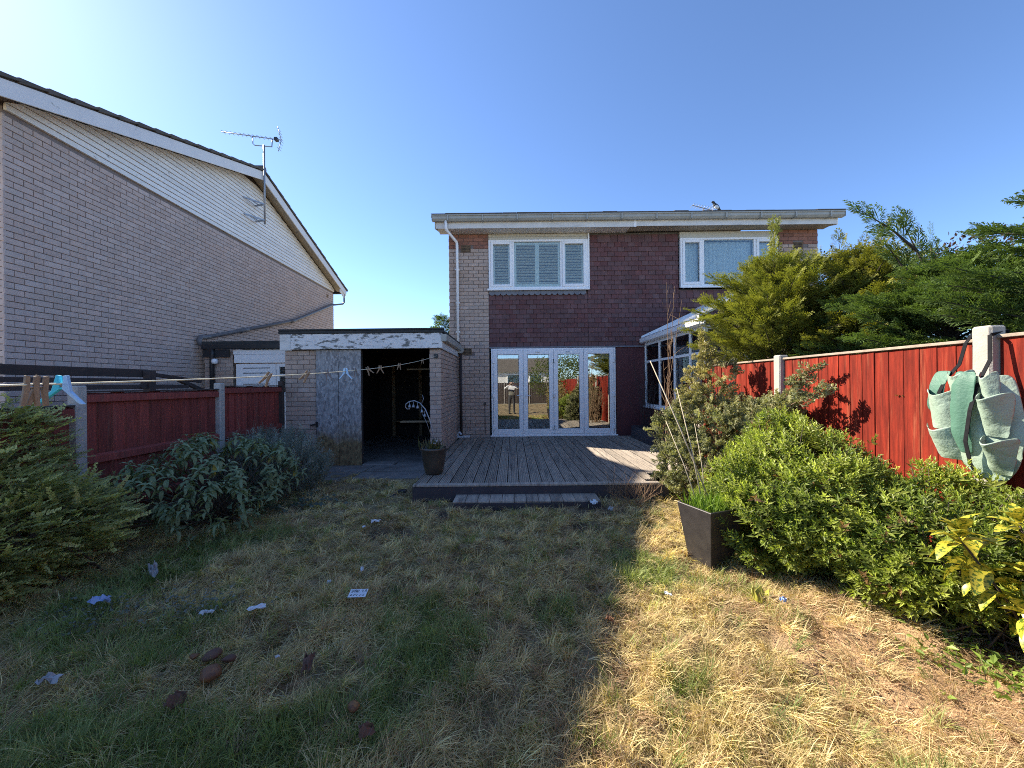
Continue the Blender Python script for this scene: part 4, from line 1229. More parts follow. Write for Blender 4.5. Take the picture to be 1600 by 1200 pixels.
# ------------------------------------------------------------------ pot with arched ornament on the deck
pt = thing('plant_pot', 'brown glazed round plant pot on the corner of the deck', 'pot', (-1.13, 5.50, 0.23))
MB().lathe([(0.0, 0.004), (0.115, 0.004), (0.125, 0.02), (0.15, 0.12), (0.175, 0.27), (0.182, 0.335), (0.196, 0.345), (0.198, 0.368), (0.185, 0.376), (0.170, 0.370), (0.165, 0.33), (0.0, 0.325)], (-1.13, 5.50, 0.232), 32).build('pot_body', MT['pot'], pt)
MB().lathe([(0.0, 0.0), (0.10, 0.006), (0.166, 0.0)], (-1.13, 5.5, 0.562), 20).build('soil', MT['soil'], pt)
r_ = np.random.default_rng(3)
nb_ = 70
P = np.stack([-1.13 + r_.normal(size=nb_) * 0.07, 5.5 + r_.normal(size=nb_) * 0.07, np.full(nb_, 0.56)], -1)
D = unit(np.stack([r_.normal(size=nb_) * 0.6, r_.normal(size=nb_) * 0.6, np.ones(nb_)], -1))
foliage('weeds', scatter(LEAF_T, LEAF_F, P, D, unit(r_.normal(size=(nb_, 3))), 0.06 + 0.16 * r_.random(nb_), tint(nb_, (0.08, 0.10, 0.04), (0.22, 0.18, 0.10)), wid=np.full(nb_, 0.10)), MT['leaf'], pt)
fl = MB()
for (dx, dy, dz) in ((0.02, -0.05, 0.10), (0.05, -0.03, 0.13)):
    fl.lathe([(0.0, 0), (0.016, 0.004), (0.022, 0.016), (0.0, 0.012)], (-1.13 + dx, 5.5 + dy, 0.56 + dz), 8)
fl.build('flower', MT['white_plastic'], pt)

orn = thing('garden_ornament', 'arched pale metal flower ornament with hanging bells in the brown pot', 'ornament', (-1.15, 5.5, 0.56))
arc = [(-1.10, 5.5, 0.56), (-1.135, 5.5, 0.80), (-1.185, 5.5, 1.0), (-1.245, 5.5, 1.15), (-1.32, 5.5, 1.24), (-1.40, 5.5, 1.275), (-1.47, 5.5, 1.265), (-1.52, 5.5, 1.23), (-1.53, 5.5, 1.185), (-1.505, 5.5, 1.155), (-1.47, 5.5, 1.16), (-1.465, 5.5, 1.19), (-1.49, 5.5, 1.20)]
MB().tube(arc, 0.010, 8, 0.006).build('stem', MT['alu'], orn)
MB().tube([(-1.12, 5.5, 0.62), (-1.22, 5.49, 0.95), (-1.30, 5.49, 1.12)], 0.004, 6).build('stem', MT['alu'], orn)
MB().tube([(-1.30, 5.5, 1.23), (-1.27, 5.5, 1.30), (-1.285, 5.5, 1.36)], 0.006, 6, 0.003).build('sprig', MT['alu'], orn)
for (x, z) in ((-1.47, 1.225), (-1.415, 1.225), (-1.355, 1.21), (-1.295, 1.15), (-1.255, 1.09)):
    MB().lathe([(0.003, 0.04), (0.003, 0.0), (0.014, -0.010), (0.018, -0.032), (0.026, -0.046), (0.016, -0.030), (0.0, -0.012)], (x, 5.5, z), 10).build('bell', MT['alu'], orn)

# ------------------------------------------------------------------ black tapered planter
PC = Vector((1.60, 3.13, 0.0)); PA = math.radians(20)
pln = thing('tapered_planter', 'tall black tapered square planter on the sunlit grass', 'planter', tuple(PC))
tp = MB()


def ring(h, z): return [PC + Vector((h * math.cos(PA + PI / 4 + k * PI / 2), h * math.sin(PA + PI / 4 + k * PI / 2), z)) for k in range(4)]


lv = [ring(0.155, 0.0), ring(0.245, 0.50), ring(0.222, 0.503), ring(0.215, 0.46)]
tp.add([p for r in lv for p in r], [(i * 4 + k, i * 4 + (k + 1) % 4, (i + 1) * 4 + (k + 1) % 4, (i + 1) * 4 + k) for i in range(3) for k in range(4)] + [(3, 2, 1, 0)])
tp.build('planter_body', MT['planter'], pln, 0.004)
sm_ = MB(); sm_.add(ring(0.214, 0.455), [(0, 1, 2, 3)]); sm_.build('soil', MT['soil'], pln)
r_ = np.random.default_rng(5)
n_ = 420
u_ = (r_.random((n_, 2)) - 0.5) * 0.27
ca, sa = math.cos(PA), math.sin(PA)
P = np.stack([PC.x + ca * u_[:, 0] - sa * u_[:, 1], PC.y + sa * u_[:, 0] + ca * u_[:, 1], np.full(n_, 0.455)], -1)
D = np.stack([r_.normal(size=n_) * 0.35, r_.normal(size=n_) * 0.35, np.ones(n_)], -1)
BL_T = np.array([(0, -0.5, 0), (0, 0.5, 0), (0.55, -0.4, 0.03), (0.55, 0.4, 0.03), (1, 0, 0.16)]); BL_F = np.array([(0, 2, 1), (1, 2, 3), (2, 4, 3)])
foliage('grass_tuft', scatter(BL_T, BL_F, P, D, unit(r_.normal(size=(n_, 3)) * (1, 1, 0.2)), 0.07 + 0.12 * r_.random(n_), tint(n_, (0.09, 0.17, 0.02), (0.20, 0.30, 0.04)), wid=np.full(n_, 0.05)), MT['grass'], pln)
for (bx_, by_, tx, ty, tz, rr) in ((1.66, 3.20, 1.28, 3.55, 1.70, 0.0075), (1.57, 3.17, 1.50, 3.50, 1.45, 0.006), (1.53, 3.15, 1.38, 3.45, 1.15, 0.005), (1.62, 3.22, 1.66, 3.50, 1.12, 0.004)):
    cn = MB().tube([(bx_, by_, 0.45), ((bx_ + tx) / 2 + 0.012, (by_ + ty) / 2, (0.45 + tz) / 2), (tx, ty, tz)], rr, 7, rr * 0.6).build('cane', MT['cane'], None, origin=(bx_, by_, 0.45))
    tag(cn, {0.0075: 'thickest pale cane leaning left out of the black planter', 0.006: 'upright pale cane in the middle of the black planter', 0.005: 'shorter thin cane on the left of the black planter', 0.004: 'thin short cane on the right of the black planter'}[rr], 'cane', 'canes in the black planter')

# ------------------------------------------------------------------ green hanging bag with pockets on the fence post
bg = thing('hanging_planter_bag', 'pale green hanging bag with open pockets slung over the fence post', 'planter bag', (2.98, 2.45, 0.85))


CREASE = bpy.data.textures.new('creases', 'CLOUDS'); CREASE.noise_scale = 0.09; CREASE.noise_depth = 1


def sheet(name, rows, mat, thick=0.003):
    """rows of points (list of lists) lofted to a thin sheet with thickness"""
    nr, nc = len(rows), len(rows[0])
    V = np.array([[tuple(p) for p in r] for r in rows], float).reshape(-1, 3)
    F = [(i * nc + j, i * nc + j + 1, (i + 1) * nc + j + 1, (i + 1) * nc + j) for i in range(nr - 1) for j in range(nc - 1)]
    me = np_mesh(name, V - np.array(WM[bg].translation), np.array(F), None, True)
    o = link(name, me, mat, bg)
    s = o.modifiers.new('solid', 'SOLIDIFY'); s.thickness = thick; s.offset = 0
    s2 = o.modifiers.new('sub', 'SUBSURF'); s2.levels = 2; s2.render_levels = 2
    dm = o.modifiers.new('creases', 'DISPLACE'); dm.texture = CREASE; dm.strength = 0.014; dm.mid_level = 0.5; dm.texture_coords = 'LOCAL'
    return o


# body: bulging panel, y runs along the fence (2.22 near .. 2.72 far), x towards the lawn is smaller
def bagx(a, z):    # a: 0 far edge .. 1 near edge
    bul = math.sin(PI * min(1, max(0, a))) * 0.10 + 0.02 * math.sin(9 * a + 5 * z)
    taper = 0.35 + 0.65 * min(1, (z - 0.85) / 0.25)
    return 3.05 - bul * taper - 0.012


rows = []
for z, ya, yb in ((1.52, 2.56, 2.34), (1.44, 2.66, 2.31), (1.30, 2.70, 2.27), (1.15, 2.69, 2.25), (1.0, 2.66, 2.28), (0.92, 2.60, 2.32), (0.86, 2.50, 2.36)):
    rows.append([(bagx(i / 8, z), ya + (yb - ya) * i / 8, z + 0.012 * math.sin(i * 1.9 + z * 8)) for i in range(9)])
sheet('bag_body', rows, MT['bag'])
# dark central flap
rows = []
for z, ya, yb, dx in ((1.55, 2.52, 2.42, 0.02), (1.50, 2.53, 2.41, 0.05), (1.36, 2.54, 2.42, 0.06), (1.20, 2.545, 2.44, 0.055), (1.10, 2.54, 2.45, 0.03), (1.02, 2.52, 2.46, 0.02)):
    rows.append([(bagx(0.5, z) - dx - 0.01 * math.sin(i * 1.3), ya + (yb - ya) * i / 4, z) for i in range(5)])
sheet('flap', rows, MT['bag_dark'])
rows = []
for z, ya, yb, dx in ((1.56, 2.70, 2.60, 0.0), (1.50, 2.71, 2.61, 0.03), (1.38, 2.72, 2.62, 0.035), (1.28, 2.73, 2.63, 0.02)):
    rows.append([(bagx(0.15, z) - dx, ya + (yb - ya) * i / 3, z) for i in range(4)])
sheet('flap', rows, MT['bag_dark'])


def pocket(name, yc, w, ztop, h, out, mat, skew=0.0):
    """open pocket: half-round mouth flaring outwards, tapering to the body below"""
    rows = []
    for k, t in enumerate((0.0, 0.25, 0.55, 0.85, 1.0)):
        z = ztop - h * t
        o_ = out * (1 - t) ** 0.8
        ww = w * (1 - 0.25 * t)
        rows.append([(min(3.06, bagx(0.5 + (2.47 - (yc + ww * (i / 6 - 0.5))) / 0.5 * 0.8, z) - 0.006 - o_ * math.sin(PI * i / 6)), yc + ww * (0.5 - i / 6) + skew * t, z + 0.03 * (1 - t) * math.cos(PI * i / 6 * 2) * (0.5 if k else 1)) for i in range(7)])
    return sheet(name, rows, mat)


pocket('pocket', 2.62, 0.22, 1.42, 0.26, 0.09, MT['bag'], -0.02)
pocket('pocket', 2.33, 0.19, 1.40, 0.26, 0.12, MT['bag'], 0.03)
pocket('pocket', 2.62, 0.20, 1.18, 0.22, 0.08, MT['bag'], -0.04)
pocket('pocket', 2.32, 0.19, 1.13, 0.22, 0.13, MT['bag'], 0.05)
pocket('pocket', 2.36, 0.11, 1.53, 0.22, 0.05, MT['bag'])
pocket('pocket', 2.52, 0.14, 1.545, 0.25, 0.07, MT['bag'])
st = MB()
for (pts) in ([(3.045, 2.575, 1.74), (3.03, 2.60, 1.60), (2.96, 2.62, 1.50), (2.93, 2.64, 1.40)], [(3.18, 2.47, 1.80), (3.04, 2.44, 1.78), (3.02, 2.425, 1.62), (2.93, 2.42, 1.46), (2.895, 2.43, 1.30), (2.90, 2.46, 1.10), (2.93, 2.46, 0.96), (2.99, 2.46, 0.86)], [(3.045, 2.575, 1.74), (3.12, 2.58, 1.83), (3.20, 2.52, 1.83), (3.19, 2.46, 1.80)]):
    for a, b_ in zip(pts[:-1], pts[1:]): st.bar(a, b_, 0.022, 0.004, up=(1, 0, 0))
st.build('strap', MT['strap'], bg)

# ------------------------------------------------------------------ plants
def stems(name, paths, r0, r1, mat, parent, n=5):
    m = MB()
    for p in paths: m.tube(p, r0, n, r1)
    return m.build(name, mat, parent)


def conifer(label, base, height, radius, nbr, cols, seed, lean=(0, 0), spr=0.30, dens=9, leaders=(), zlow=0.25, up=0.45, flat=1.0, group='conifers behind the red fence', name='conifer_tree', bare=0.0):
    r = np.random.default_rng(seed)
    t = thing(name, label, 'tree', tuple(base), 0, group)
    base = np.array(base, float)
    topp = base + np.array((lean[0], lean[1], height))
    tr = MB().tube([base, base * 0.5 + topp * 0.5 + np.array((0.03, 0.02, 0)), topp], [0.085 * height / 3.5, 0.05 * height / 3.5, 0.008], 8)
    tr.build('trunk', MT['bark'], t)
    P = []; D = []; Sz = []; Cl = []
    br = MB()
    c0, c1, c2 = [np.array(c) for c in cols]
    for k in range(nbr + len(leaders)):
        if k < nbr:
            h = zlow + (1 - zlow) * (k + r.random()) / nbr
            az = r.random() * 2 * PI
            prof = (1 - ((h - 0.35) / 0.68) ** 2) if h > 0.35 else (0.75 + 0.7 * h)
            Ln = radius * max(0.12, prof) * (0.75 + 0.45 * r.random())
            s = base + (topp - base) * h
            d = np.array((math.cos(az), math.sin(az), up * (0.5 + 0.9 * h) + 0.15 * r.normal()))
            d = d / np.linalg.norm(d)
            e = s + d * Ln * np.array((1, 1, flat)) + np.array((0, 0, -0.08 * Ln))
            m_ = s + (e - s) * 0.55 + np.array((0, 0, 0.08 * Ln))
        else:
            s, e = [np.array(q, float) for q in leaders[k - nbr]]
            m_ = (s + e) / 2 + r.normal(size=3) * 0.03
            Ln = np.linalg.norm(e - s)
        br.tube([s, m_, e], [0.016, 0.010, 0.003], 4, cap=False)
        ns = max(4, int(dens * Ln / 0.9))
        if k >= nbr: ns = int(ns * 1.3)
        for i in range(ns):
            u = 0.22 + 0.78 * (i + r.random()) / ns
            q = (1 - u) ** 2 * s + 2 * u * (1 - u) * m_ + u * u * e
            tang = unit(2 * (1 - u) * (m_ - s) + 2 * u * (e - m_))
            sd = unit(np.cross(tang, np.array((0, 0, 1.0))) + 1e-4)
            sg = -1 if i % 2 else 1
            dd = tang * (0.75 + 0.3 * r.random()) + sd * sg * (0.75 * (1 - 0.5 * u)) + np.array((0, 0, 0.18 * r.normal() + 0.10))
            P.append(q); D.append(dd)
            Sz.append(spr * (0.65 + 0.6 * r.random()) * (1.15 - 0.45 * u))
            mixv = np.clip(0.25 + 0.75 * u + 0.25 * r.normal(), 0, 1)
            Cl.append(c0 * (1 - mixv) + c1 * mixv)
        P.append(e); D.append(e - m_); Sz.append(spr * 0.8); Cl.append(c1)
    br.build('limbs', MT['bark'], t)
    P = np.array(P); D = np.array(D); Sz = np.array(Sz); Cl = np.array(Cl) * (1 + 0.15 * r.normal(size=(len(P), 1)))
    Nn = unit(np.stack([r.normal(size=len(P)) * 0.45, r.normal(size=len(P)) * 0.45, np.ones(len(P))], -1))
    var = r.integers(0, 3, len(P))
    parts = []
    for v in range(3):
        T, F = spray_template(seed * 3 + v, n=10, sub=4, thick=0.026)
        k = var == v
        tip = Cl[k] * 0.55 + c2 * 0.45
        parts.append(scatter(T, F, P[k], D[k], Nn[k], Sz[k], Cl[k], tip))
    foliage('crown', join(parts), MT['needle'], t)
    return t


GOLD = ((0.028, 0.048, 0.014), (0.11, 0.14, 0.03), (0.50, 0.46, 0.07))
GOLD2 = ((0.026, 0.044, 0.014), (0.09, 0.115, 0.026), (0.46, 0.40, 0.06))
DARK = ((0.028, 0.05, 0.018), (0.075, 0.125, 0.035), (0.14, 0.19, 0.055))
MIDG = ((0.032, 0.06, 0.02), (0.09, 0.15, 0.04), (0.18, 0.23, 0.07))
conifer('golden conifer with a thin leading shoot beside the net-curtained window', (3.78, 5.45, 0), 3.1, 1.3, 150, GOLD, 101, (0.0, 0.0), 0.27, 15,
        leaders=(((3.78, 5.45, 2.7), (3.74, 5.45, 3.65)), ((3.6, 5.5, 2.4), (2.55, 5.35, 2.35)), ((3.6, 5.5, 2.5), (2.75, 5.4, 2.62)), ((3.65, 5.5, 2.6), (2.95, 5.5, 2.95)), ((3.6, 5.4, 2.0), (2.9, 5.2, 2.1))), zlow=0.45, up=0.85)
conifer('second golden conifer, between the window conifer and the dark green ones', (4.55, 5.15, 0), 3.05, 1.3, 160, GOLD2, 102, (0.1, 0), 0.27, 15,
        leaders=(((4.6, 5.2, 2.5), (4.45, 5.2, 3.35)), ((4.6, 5.2, 2.5), (4.75, 5.2, 3.3)), ((4.7, 5.1, 2.6), (4.95, 5.1, 3.45))), zlow=0.45, up=0.8)
conifer('dark green conifer with tall arching leader against the sky', (4.65, 4.1, 0), 2.7, 1.3, 160, MIDG, 103, (0.1, 0), 0.28, 15,
        leaders=(((4.7, 4.15, 2.3), (4.30, 4.2, 3.2)), ((4.45, 4.2, 2.9), (3.85, 4.2, 3.35)), ((4.5, 4.2, 2.6), (4.1, 4.2, 3.0)), ((4.55, 4.2, 2.6), (4.6, 4.2, 3.0))), zlow=0.42)
conifer('dense dark green conifer rising at the edge of the frame above the pale post', (4.85, 3.0, 0), 3.05, 1.5, 140, DARK, 104, (0.3, 0.1), 0.29, 15,
        leaders=(((4.9, 3.2, 2.4), (4.35, 3.4, 2.65)), ((5.0, 3.1, 2.5), (4.75, 3.3, 2.85))), zlow=0.38)
conifer('dark green conifer at the far end of the row, nearest the camera', (5.6, 2.0, 0), 3.3, 1.5, 50, DARK, 105, (0, 0.2), 0.36, 10, zlow=0.35)

# far trees beyond
conifer('small dark conifer tip showing between garage roof and house corner', (-4.4, 25, 0), 5.75, 0.8, 60, DARK, 106, (0, 0), 0.8, 8, zlow=0.4, group=None)


def leafy_tree(name, label, base, lobes, n, leaf, cols, seed, mat='leaf', group=None, cat='tree', trunk=True):
    r = np.random.default_rng(seed)
    t = thing(name, label, cat, tuple(base), 0, group)
    b = Vector(base)
    paths = [[b, b + (Vector(l[0]) - b) * 0.5 + Vector((0.05, 0.02, 0.1)), Vector(l[0])] for l in lobes]
    m = MB()
    for p in paths: m.tube(p, [0.07, 0.05, 0.015], 6)
    m.build('trunk', MT['bark'], t)
    p, nn = lobes_surface(lobes, n, r, jit=0.5, inner=0.45)
    d = unit(nn * 0.5 + r.normal(size=p.shape) * 0.7)
    foliage('crown', scatter(LEAF_T, LEAF_F, p, d, unit(r.normal(size=p.shape)), leaf * (0.6 + 0.8 * r.random(n)), tint(n, *cols), wid=np.full(n, 0.55)), MT[mat], t)
    return t


leafy_tree('copper_tree', 'dark copper-leaved tree glimpsed behind the conifers', (8.2, 10.2, 0), [((8.0, 10.2, 3.6), (1.3, 1.2, 1.25)), ((9.2, 9.6, 3.7), (1.2, 1.2, 1.3)), ((8.4, 7.0, 3.2), (1.0, 1.0, 0.9))], 9000, 0.07, ((0.035, 0.018, 0.014), (0.075, 0.035, 0.02)), 107)


# --- fine-leaved layered shrub (left foreground)
def layered_shrub():
    r = np.random.default_rng(201)
    t = thing('layered_shrub', 'large fine-leaved shrub with arching horizontal sprays below the washing line', 'shrub', (-3.45, 2.75, 0))
    lobes = [((-4.0, 3.0, 0.80), (0.40, 0.55, 0.60)), ((-3.60, 2.80, 0.40), (0.55, 0.6, 0.46)), ((-3.85, 2.45, 0.68), (0.42, 0.55, 0.62)), ((-3.35, 2.95, 0.42), (0.45, 0.42, 0.34)), ((-3.45, 2.45, 0.35), (0.45, 0.45, 0.38)), ((-3.35, 2.6, 0.42), (0.34, 0.34, 0.25)), ((-3.72, 2.75, 0.68), (0.36, 0.45, 0.36))]
    n = 4500
    p, nn = lobes_surface(lobes, n, r, jit=0.32, inner=0.62)
    hor = nn.copy(); hor[:, 2] = hor[:, 2] * 0.25 + 0.06 + 0.12 * r.normal(size=n); hor[:, 0] += 0.30; hor += r.normal(size=hor.shape) * 0.42 * (1, 1, 0.45)
    up_ = unit(np.stack([r.normal(size=n) * 0.45 + 0.1, r.normal(size=n) * 0.45 - 0.35, np.ones(n)], -1))
    L_ = 0.11 + 0.11 * r.random(n)
    p[:, 0] = np.maximum(p[:, 0], -4.18)
    # a few long arching shoots
    ex_p = np.array([(-3.15, 2.85, 0.80), (-3.05, 2.9, 0.66), (-3.0, 2.9, 0.50), (-3.40, 2.95, 1.15), (-3.5, 2.9, 1.30), (-3.55, 2.6, 1.35), (-3.65, 2.7, 1.40), (-3.1, 3.0, 0.78), (-3.35, 2.5, 1.02), (-3.05, 2.7, 0.55), (-3.6, 2.6, 1.45)])
    ex_d = np.array([(1, .2, .15), (1, .1, .02), (1, 0, -.05), (1, .2, .3), (1, .1, .5), (.7, 0, .7), (.9, .1, .6), (1, .2, .05), (1, 0, .35), (1, .1, -.02), (.6, 0, .8)])
    p = np.concatenate([p, ex_p]); hor = np.concatenate([hor, ex_d]); up_ = np.concatenate([up_, np.tile((0, 0, 1.0), (len(ex_p), 1))]); L_ = np.concatenate([L_, np.full(len(ex_p), 0.34)])
    depth = np.clip((p[:, 2]) / 1.2, 0, 1)
    col = tint(len(p), (0.20, 0.205, 0.075), (0.44, 0.42, 0.18), 0.3, r)
    tip = col * 1.35 + np.array((0.02, 0.02, 0.0))
    p[:, 0] -= 0.28
    p[:, 0] = np.maximum(p[:, 0], -4.2)
    parts = []
    var = r.integers(0, 3, len(p))
    for v in range(3):
        T, F = twig_template(300 + v, 12, 0.115, 0.05)
        T = T.copy(); T[:, 2] += 0.10 * T[:, 0] ** 2 - 0.02
        k = var == v
        parts.append(scatter(T, F, p[k], hor[k], up_[k], L_[k], col[k], tip[k]))
    foliage('foliage', join(parts), MT['leaf'], t)
    paths = []
    for i in range(60):
        a = p[r.integers(0, n)]
        b0 = np.array((-3.55 + r.normal() * 0.12, 2.75 + r.normal() * 0.15, 0))
        paths.append([b0, (b0 + a) / 2 + np.array((0, 0, 0.12)), a])
    stems('stems', paths, 0.009, 0.003, MT['bark'], t)


layered_shrub()


# --- grey-green sage with large drooping leaves: each near leaf its own piece
def sage():
    r = np.random.default_rng(202)
    t = thing('sage_shrub', 'grey-green shrub with large drooping felted leaves against the dark red fence', 'shrub', (-3.2, 4.15, 0))
    lobes = [((-3.40, 4.35, 0.48), (0.72, 0.75, 0.46)), ((-3.0, 3.75, 0.26), (0.40, 0.40, 0.32)), ((-3.6, 3.75, 0.35), (0.5, 0.5, 0.42)), ((-3.1, 4.7, 0.45), (0.42, 0.4, 0.40))]
    n = 300
    p, nn = lobes_surface(lobes, n, r, jit=0.22, inner=0.8, zmin=0.10)
    T = np.array([(0, 0, 0), (0.22, -0.42, 0.10), (0.22, 0, 0.07), (0.22, 0.42, 0.10), (0.55, -0.5, 0.10), (0.55, 0, 0.05), (0.55, 0.5, 0.10), (0.82, -0.3, -0.06), (0.82, 0, -0.09), (0.82, 0.3, -0.06), (1.0, 0, -0.24)])
    F = np.array([(0, 1, 2), (0, 2, 3), (1, 4, 5), (1, 5, 2), (2, 5, 6), (2, 6, 3), (4, 7, 8), (4, 8, 5), (5, 8, 9), (5, 9, 6), (7, 10, 8), (8, 10, 9)])
    Ps, Ds, Ns, Ss, Cs = [], [], [], [], []
    for i in range(n):
        axis = unit(nn[i] * 0.7 + np.array((0.0, 0, 0.9)) + r.normal(size=3) * 0.15)
        a = unit(np.cross(axis, (0.3, 0.7, 0.2))); b_ = np.cross(axis, a)
        m = r.integers(7, 12)
        for j in range(m):
            th = j * 2.4 + r.random()
            lev = j / m
            out = a * math.cos(th) + b_ * math.sin(th)
            d = unit(out * 1.0 + axis * (-0.55 + 1.2 * lev) + np.array((0, 0, -0.15)) + r.normal(size=3) * 0.12)
            Ps.append(p[i] + axis * (0.07 * (lev - 0.5))); Ds.append(d); Ns.append(axis + out * 0.2); Ss.append((0.118 - 0.062 * lev) * (0.75 + 0.5 * r.random()))
            c = np.array((0.20, 0.25, 0.135)) * (0.75 + 0.45 * r.random()) + lev * np.array((0.06, 0.07, 0.05))
            if r.random() < 0.012: c = np.array((0.42, 0.34, 0.08))
            Cs.append(c)
    Ps = np.array(Ps); Ds = np.array(Ds); Ns = np.array(Ns); Ss = np.array(Ss); Cs = np.array(Cs)
    dist = np.linalg.norm(Ps - np.array((0, 0, 1.5)), axis=1) - 0.35 * (Ss > 0.12)
    order = np.argsort(dist)
    near, far = order[:300], order[300:]
    foliage('foliage', scatter(T, F, Ps[far], Ds[far], Ns[far], Ss[far], Cs[far], wid=np.full(len(far), 0.33)), MT['leaf_felt'], t, 'stuff')
    meshes = []
    for q in range(6):
        c = Cs[near[q * 7]]
        TT = T.copy(); TT[:, 1] *= 0.33
        TT[:, 2] += r.normal(size=len(TT)) * 0.015
        me = np_mesh('leaf', TT, F, np.tile(c, (len(TT), 1)))
        me.materials.append(MT['leaf_felt'])
        meshes.append(me)
    inv_ = np.array(WM[t].translation)
    for q, k in enumerate(near):
        D_ = unit(Ds[k]); S_ = unit(np.cross(D_, Ns[k])); N_ = np.cross(S_, D_)
        R = Matrix((D_, S_, N_)).transposed().to_euler()
        link('leaf', meshes[q % 6], None, t, tuple(Ps[k] - inv_), tuple(R), (Ss[k],) * 3)
    paths = [[(-3.2 + r.normal() * 0.1, 4.2 + r.normal() * 0.15, 0), tuple(np.array((-3.2, 4.2, 0.1)) * 0.5 + p[i] * 0.5), tuple(p[i])] for i in range(0, n, 3)]
    stems('stems', paths, 0.008, 0.004, MT['bark'], t)


sage()


# --- lavender
def lavender():
    r = np.random.default_rng(203)
    t = thing('lavender_bush', 'blue-grey lavender bush beside the garage slabs', 'shrub', (-2.95, 5.35, 0))
    lobes = [((-3.15, 5.35, 0.30), (0.48, 0.50, 0.38)), ((-3.45, 5.2, 0.33), (0.48, 0.5, 0.42)), ((-3.5, 5.75, 0.36), (0.5, 0.5, 0.42))]
    n = 1500
    p, nn = lobes_surface(lobes, n, r, jit=0.35, inner=0.6)
    d = unit(nn * 0.6 + np.array((0, 0, 0.9)) + r.normal(size=p.shape) * 0.25)
    parts = []
    for v in range(2):
        T, F = twig_template(320 + v, 12, 0.20, 0.022)
        k = (np.arange(n) % 2) == v
        col = tint(k.sum(), (0.12, 0.14, 0.115), (0.28, 0.30, 0.27), 0.15, r)
        parts.append(scatter(T, F, p[k] - d[k] * 0.05, d[k], unit(r.normal(size=(k.sum(), 3))), 0.12 + 0.14 * r.random(k.sum()), col, col * 1.2))
    foliage('foliage', join(parts), MT['leaf_felt'], t)
    paths = [[(-3.1 + r.normal() * 0.15, 5.4 + r.normal() * 0.1, 0), tuple(p[i])] for i in range(0, n, 12)]
    paths += [[tuple(p[i]), tuple(p[i] + d[i] * (0.25 + 0.1 * r.random()) + np.array((0, 0, 0.05)))] for i in range(0, n, 60) if p[i][2] > 0.5]
    stems('stems', paths, 0.003, 0.0015, MT['twig'], t, 4)


lavender()


# --- low ivy clumps at the foot
def low_plant(name, label, c, rad, n, leaf, cols, seed, wid=0.8, hgt=0.10, mat='leaf', cat='plant'):
    r = np.random.default_rng(seed)
    t = thing(name, label, cat, (c[0], c[1], 0))
    q = r.normal(size=(n, 2)) * 0.5
    P = np.stack([c[0] + q[:, 0] * rad[0], c[1] + q[:, 1] * rad[1], 0.03 + hgt * r.random(n)], -1)
    D = unit(np.stack([r.normal(size=n), r.normal(size=n), 0.35 + 0.3 * r.normal(size=n)], -1))
    Nn = unit(np.stack([r.normal(size=n) * 0.4, r.normal(size=n) * 0.4 - 0.3, np.ones(n)], -1))
    foliage('foliage', scatter(LEAF_T, LEAF_F, P, D, Nn, leaf * (0.6 + 0.8 * r.random(n)), tint(n, *cols, 0.15, r), wid=np.full(n, wid)), MT[mat], t)
    stems('stems', [[(P[i][0], P[i][1], 0), tuple(P[i])] for i in range(0, n, 3)], 0.0015, 0.001, MT['bark'], t, 4)['kind'] = 'stuff'


low_plant('ivy_clump', 'small ivy clump on the ground beneath the drooping-leaved shrub', (-2.75, 4.55), (0.35, 0.25), 90, 0.055, ((0.06, 0.085, 0.06), (0.10, 0.14, 0.10)), 211)
low_plant('ivy_clump', 'small ivy clump on the ground beside the lavender', (-2.45, 4.75), (0.3, 0.2), 70, 0.05, ((0.06, 0.085, 0.07), (0.10, 0.14, 0.12)), 212)
low_plant('silver_groundcover', 'trailing silver-leaved ground cover in front of the layered shrub', (-2.15, 2.50), (0.45, 0.2), 420, 0.022, ((0.13, 0.15, 0.12), (0.26, 0.28, 0.25)), 213, 0.6, 0.09)
low_plant('silver_groundcover', 'second patch of silver leaves close to the blue wrapper', (-2.62, 2.42), (0.35, 0.22), 300, 0.022, ((0.11, 0.13, 0.10), (0.22, 0.24, 0.20)), 214, 0.6, 0.10)
low_plant('broad_weed', 'bright broad-leaved weed at the foot of the spotted laurel', (2.35, 1.98), (0.3, 0.3), 260, 0.04, ((0.14, 0.21, 0.035), (0.24, 0.32, 0.06)), 215, 0.5, 0.06)


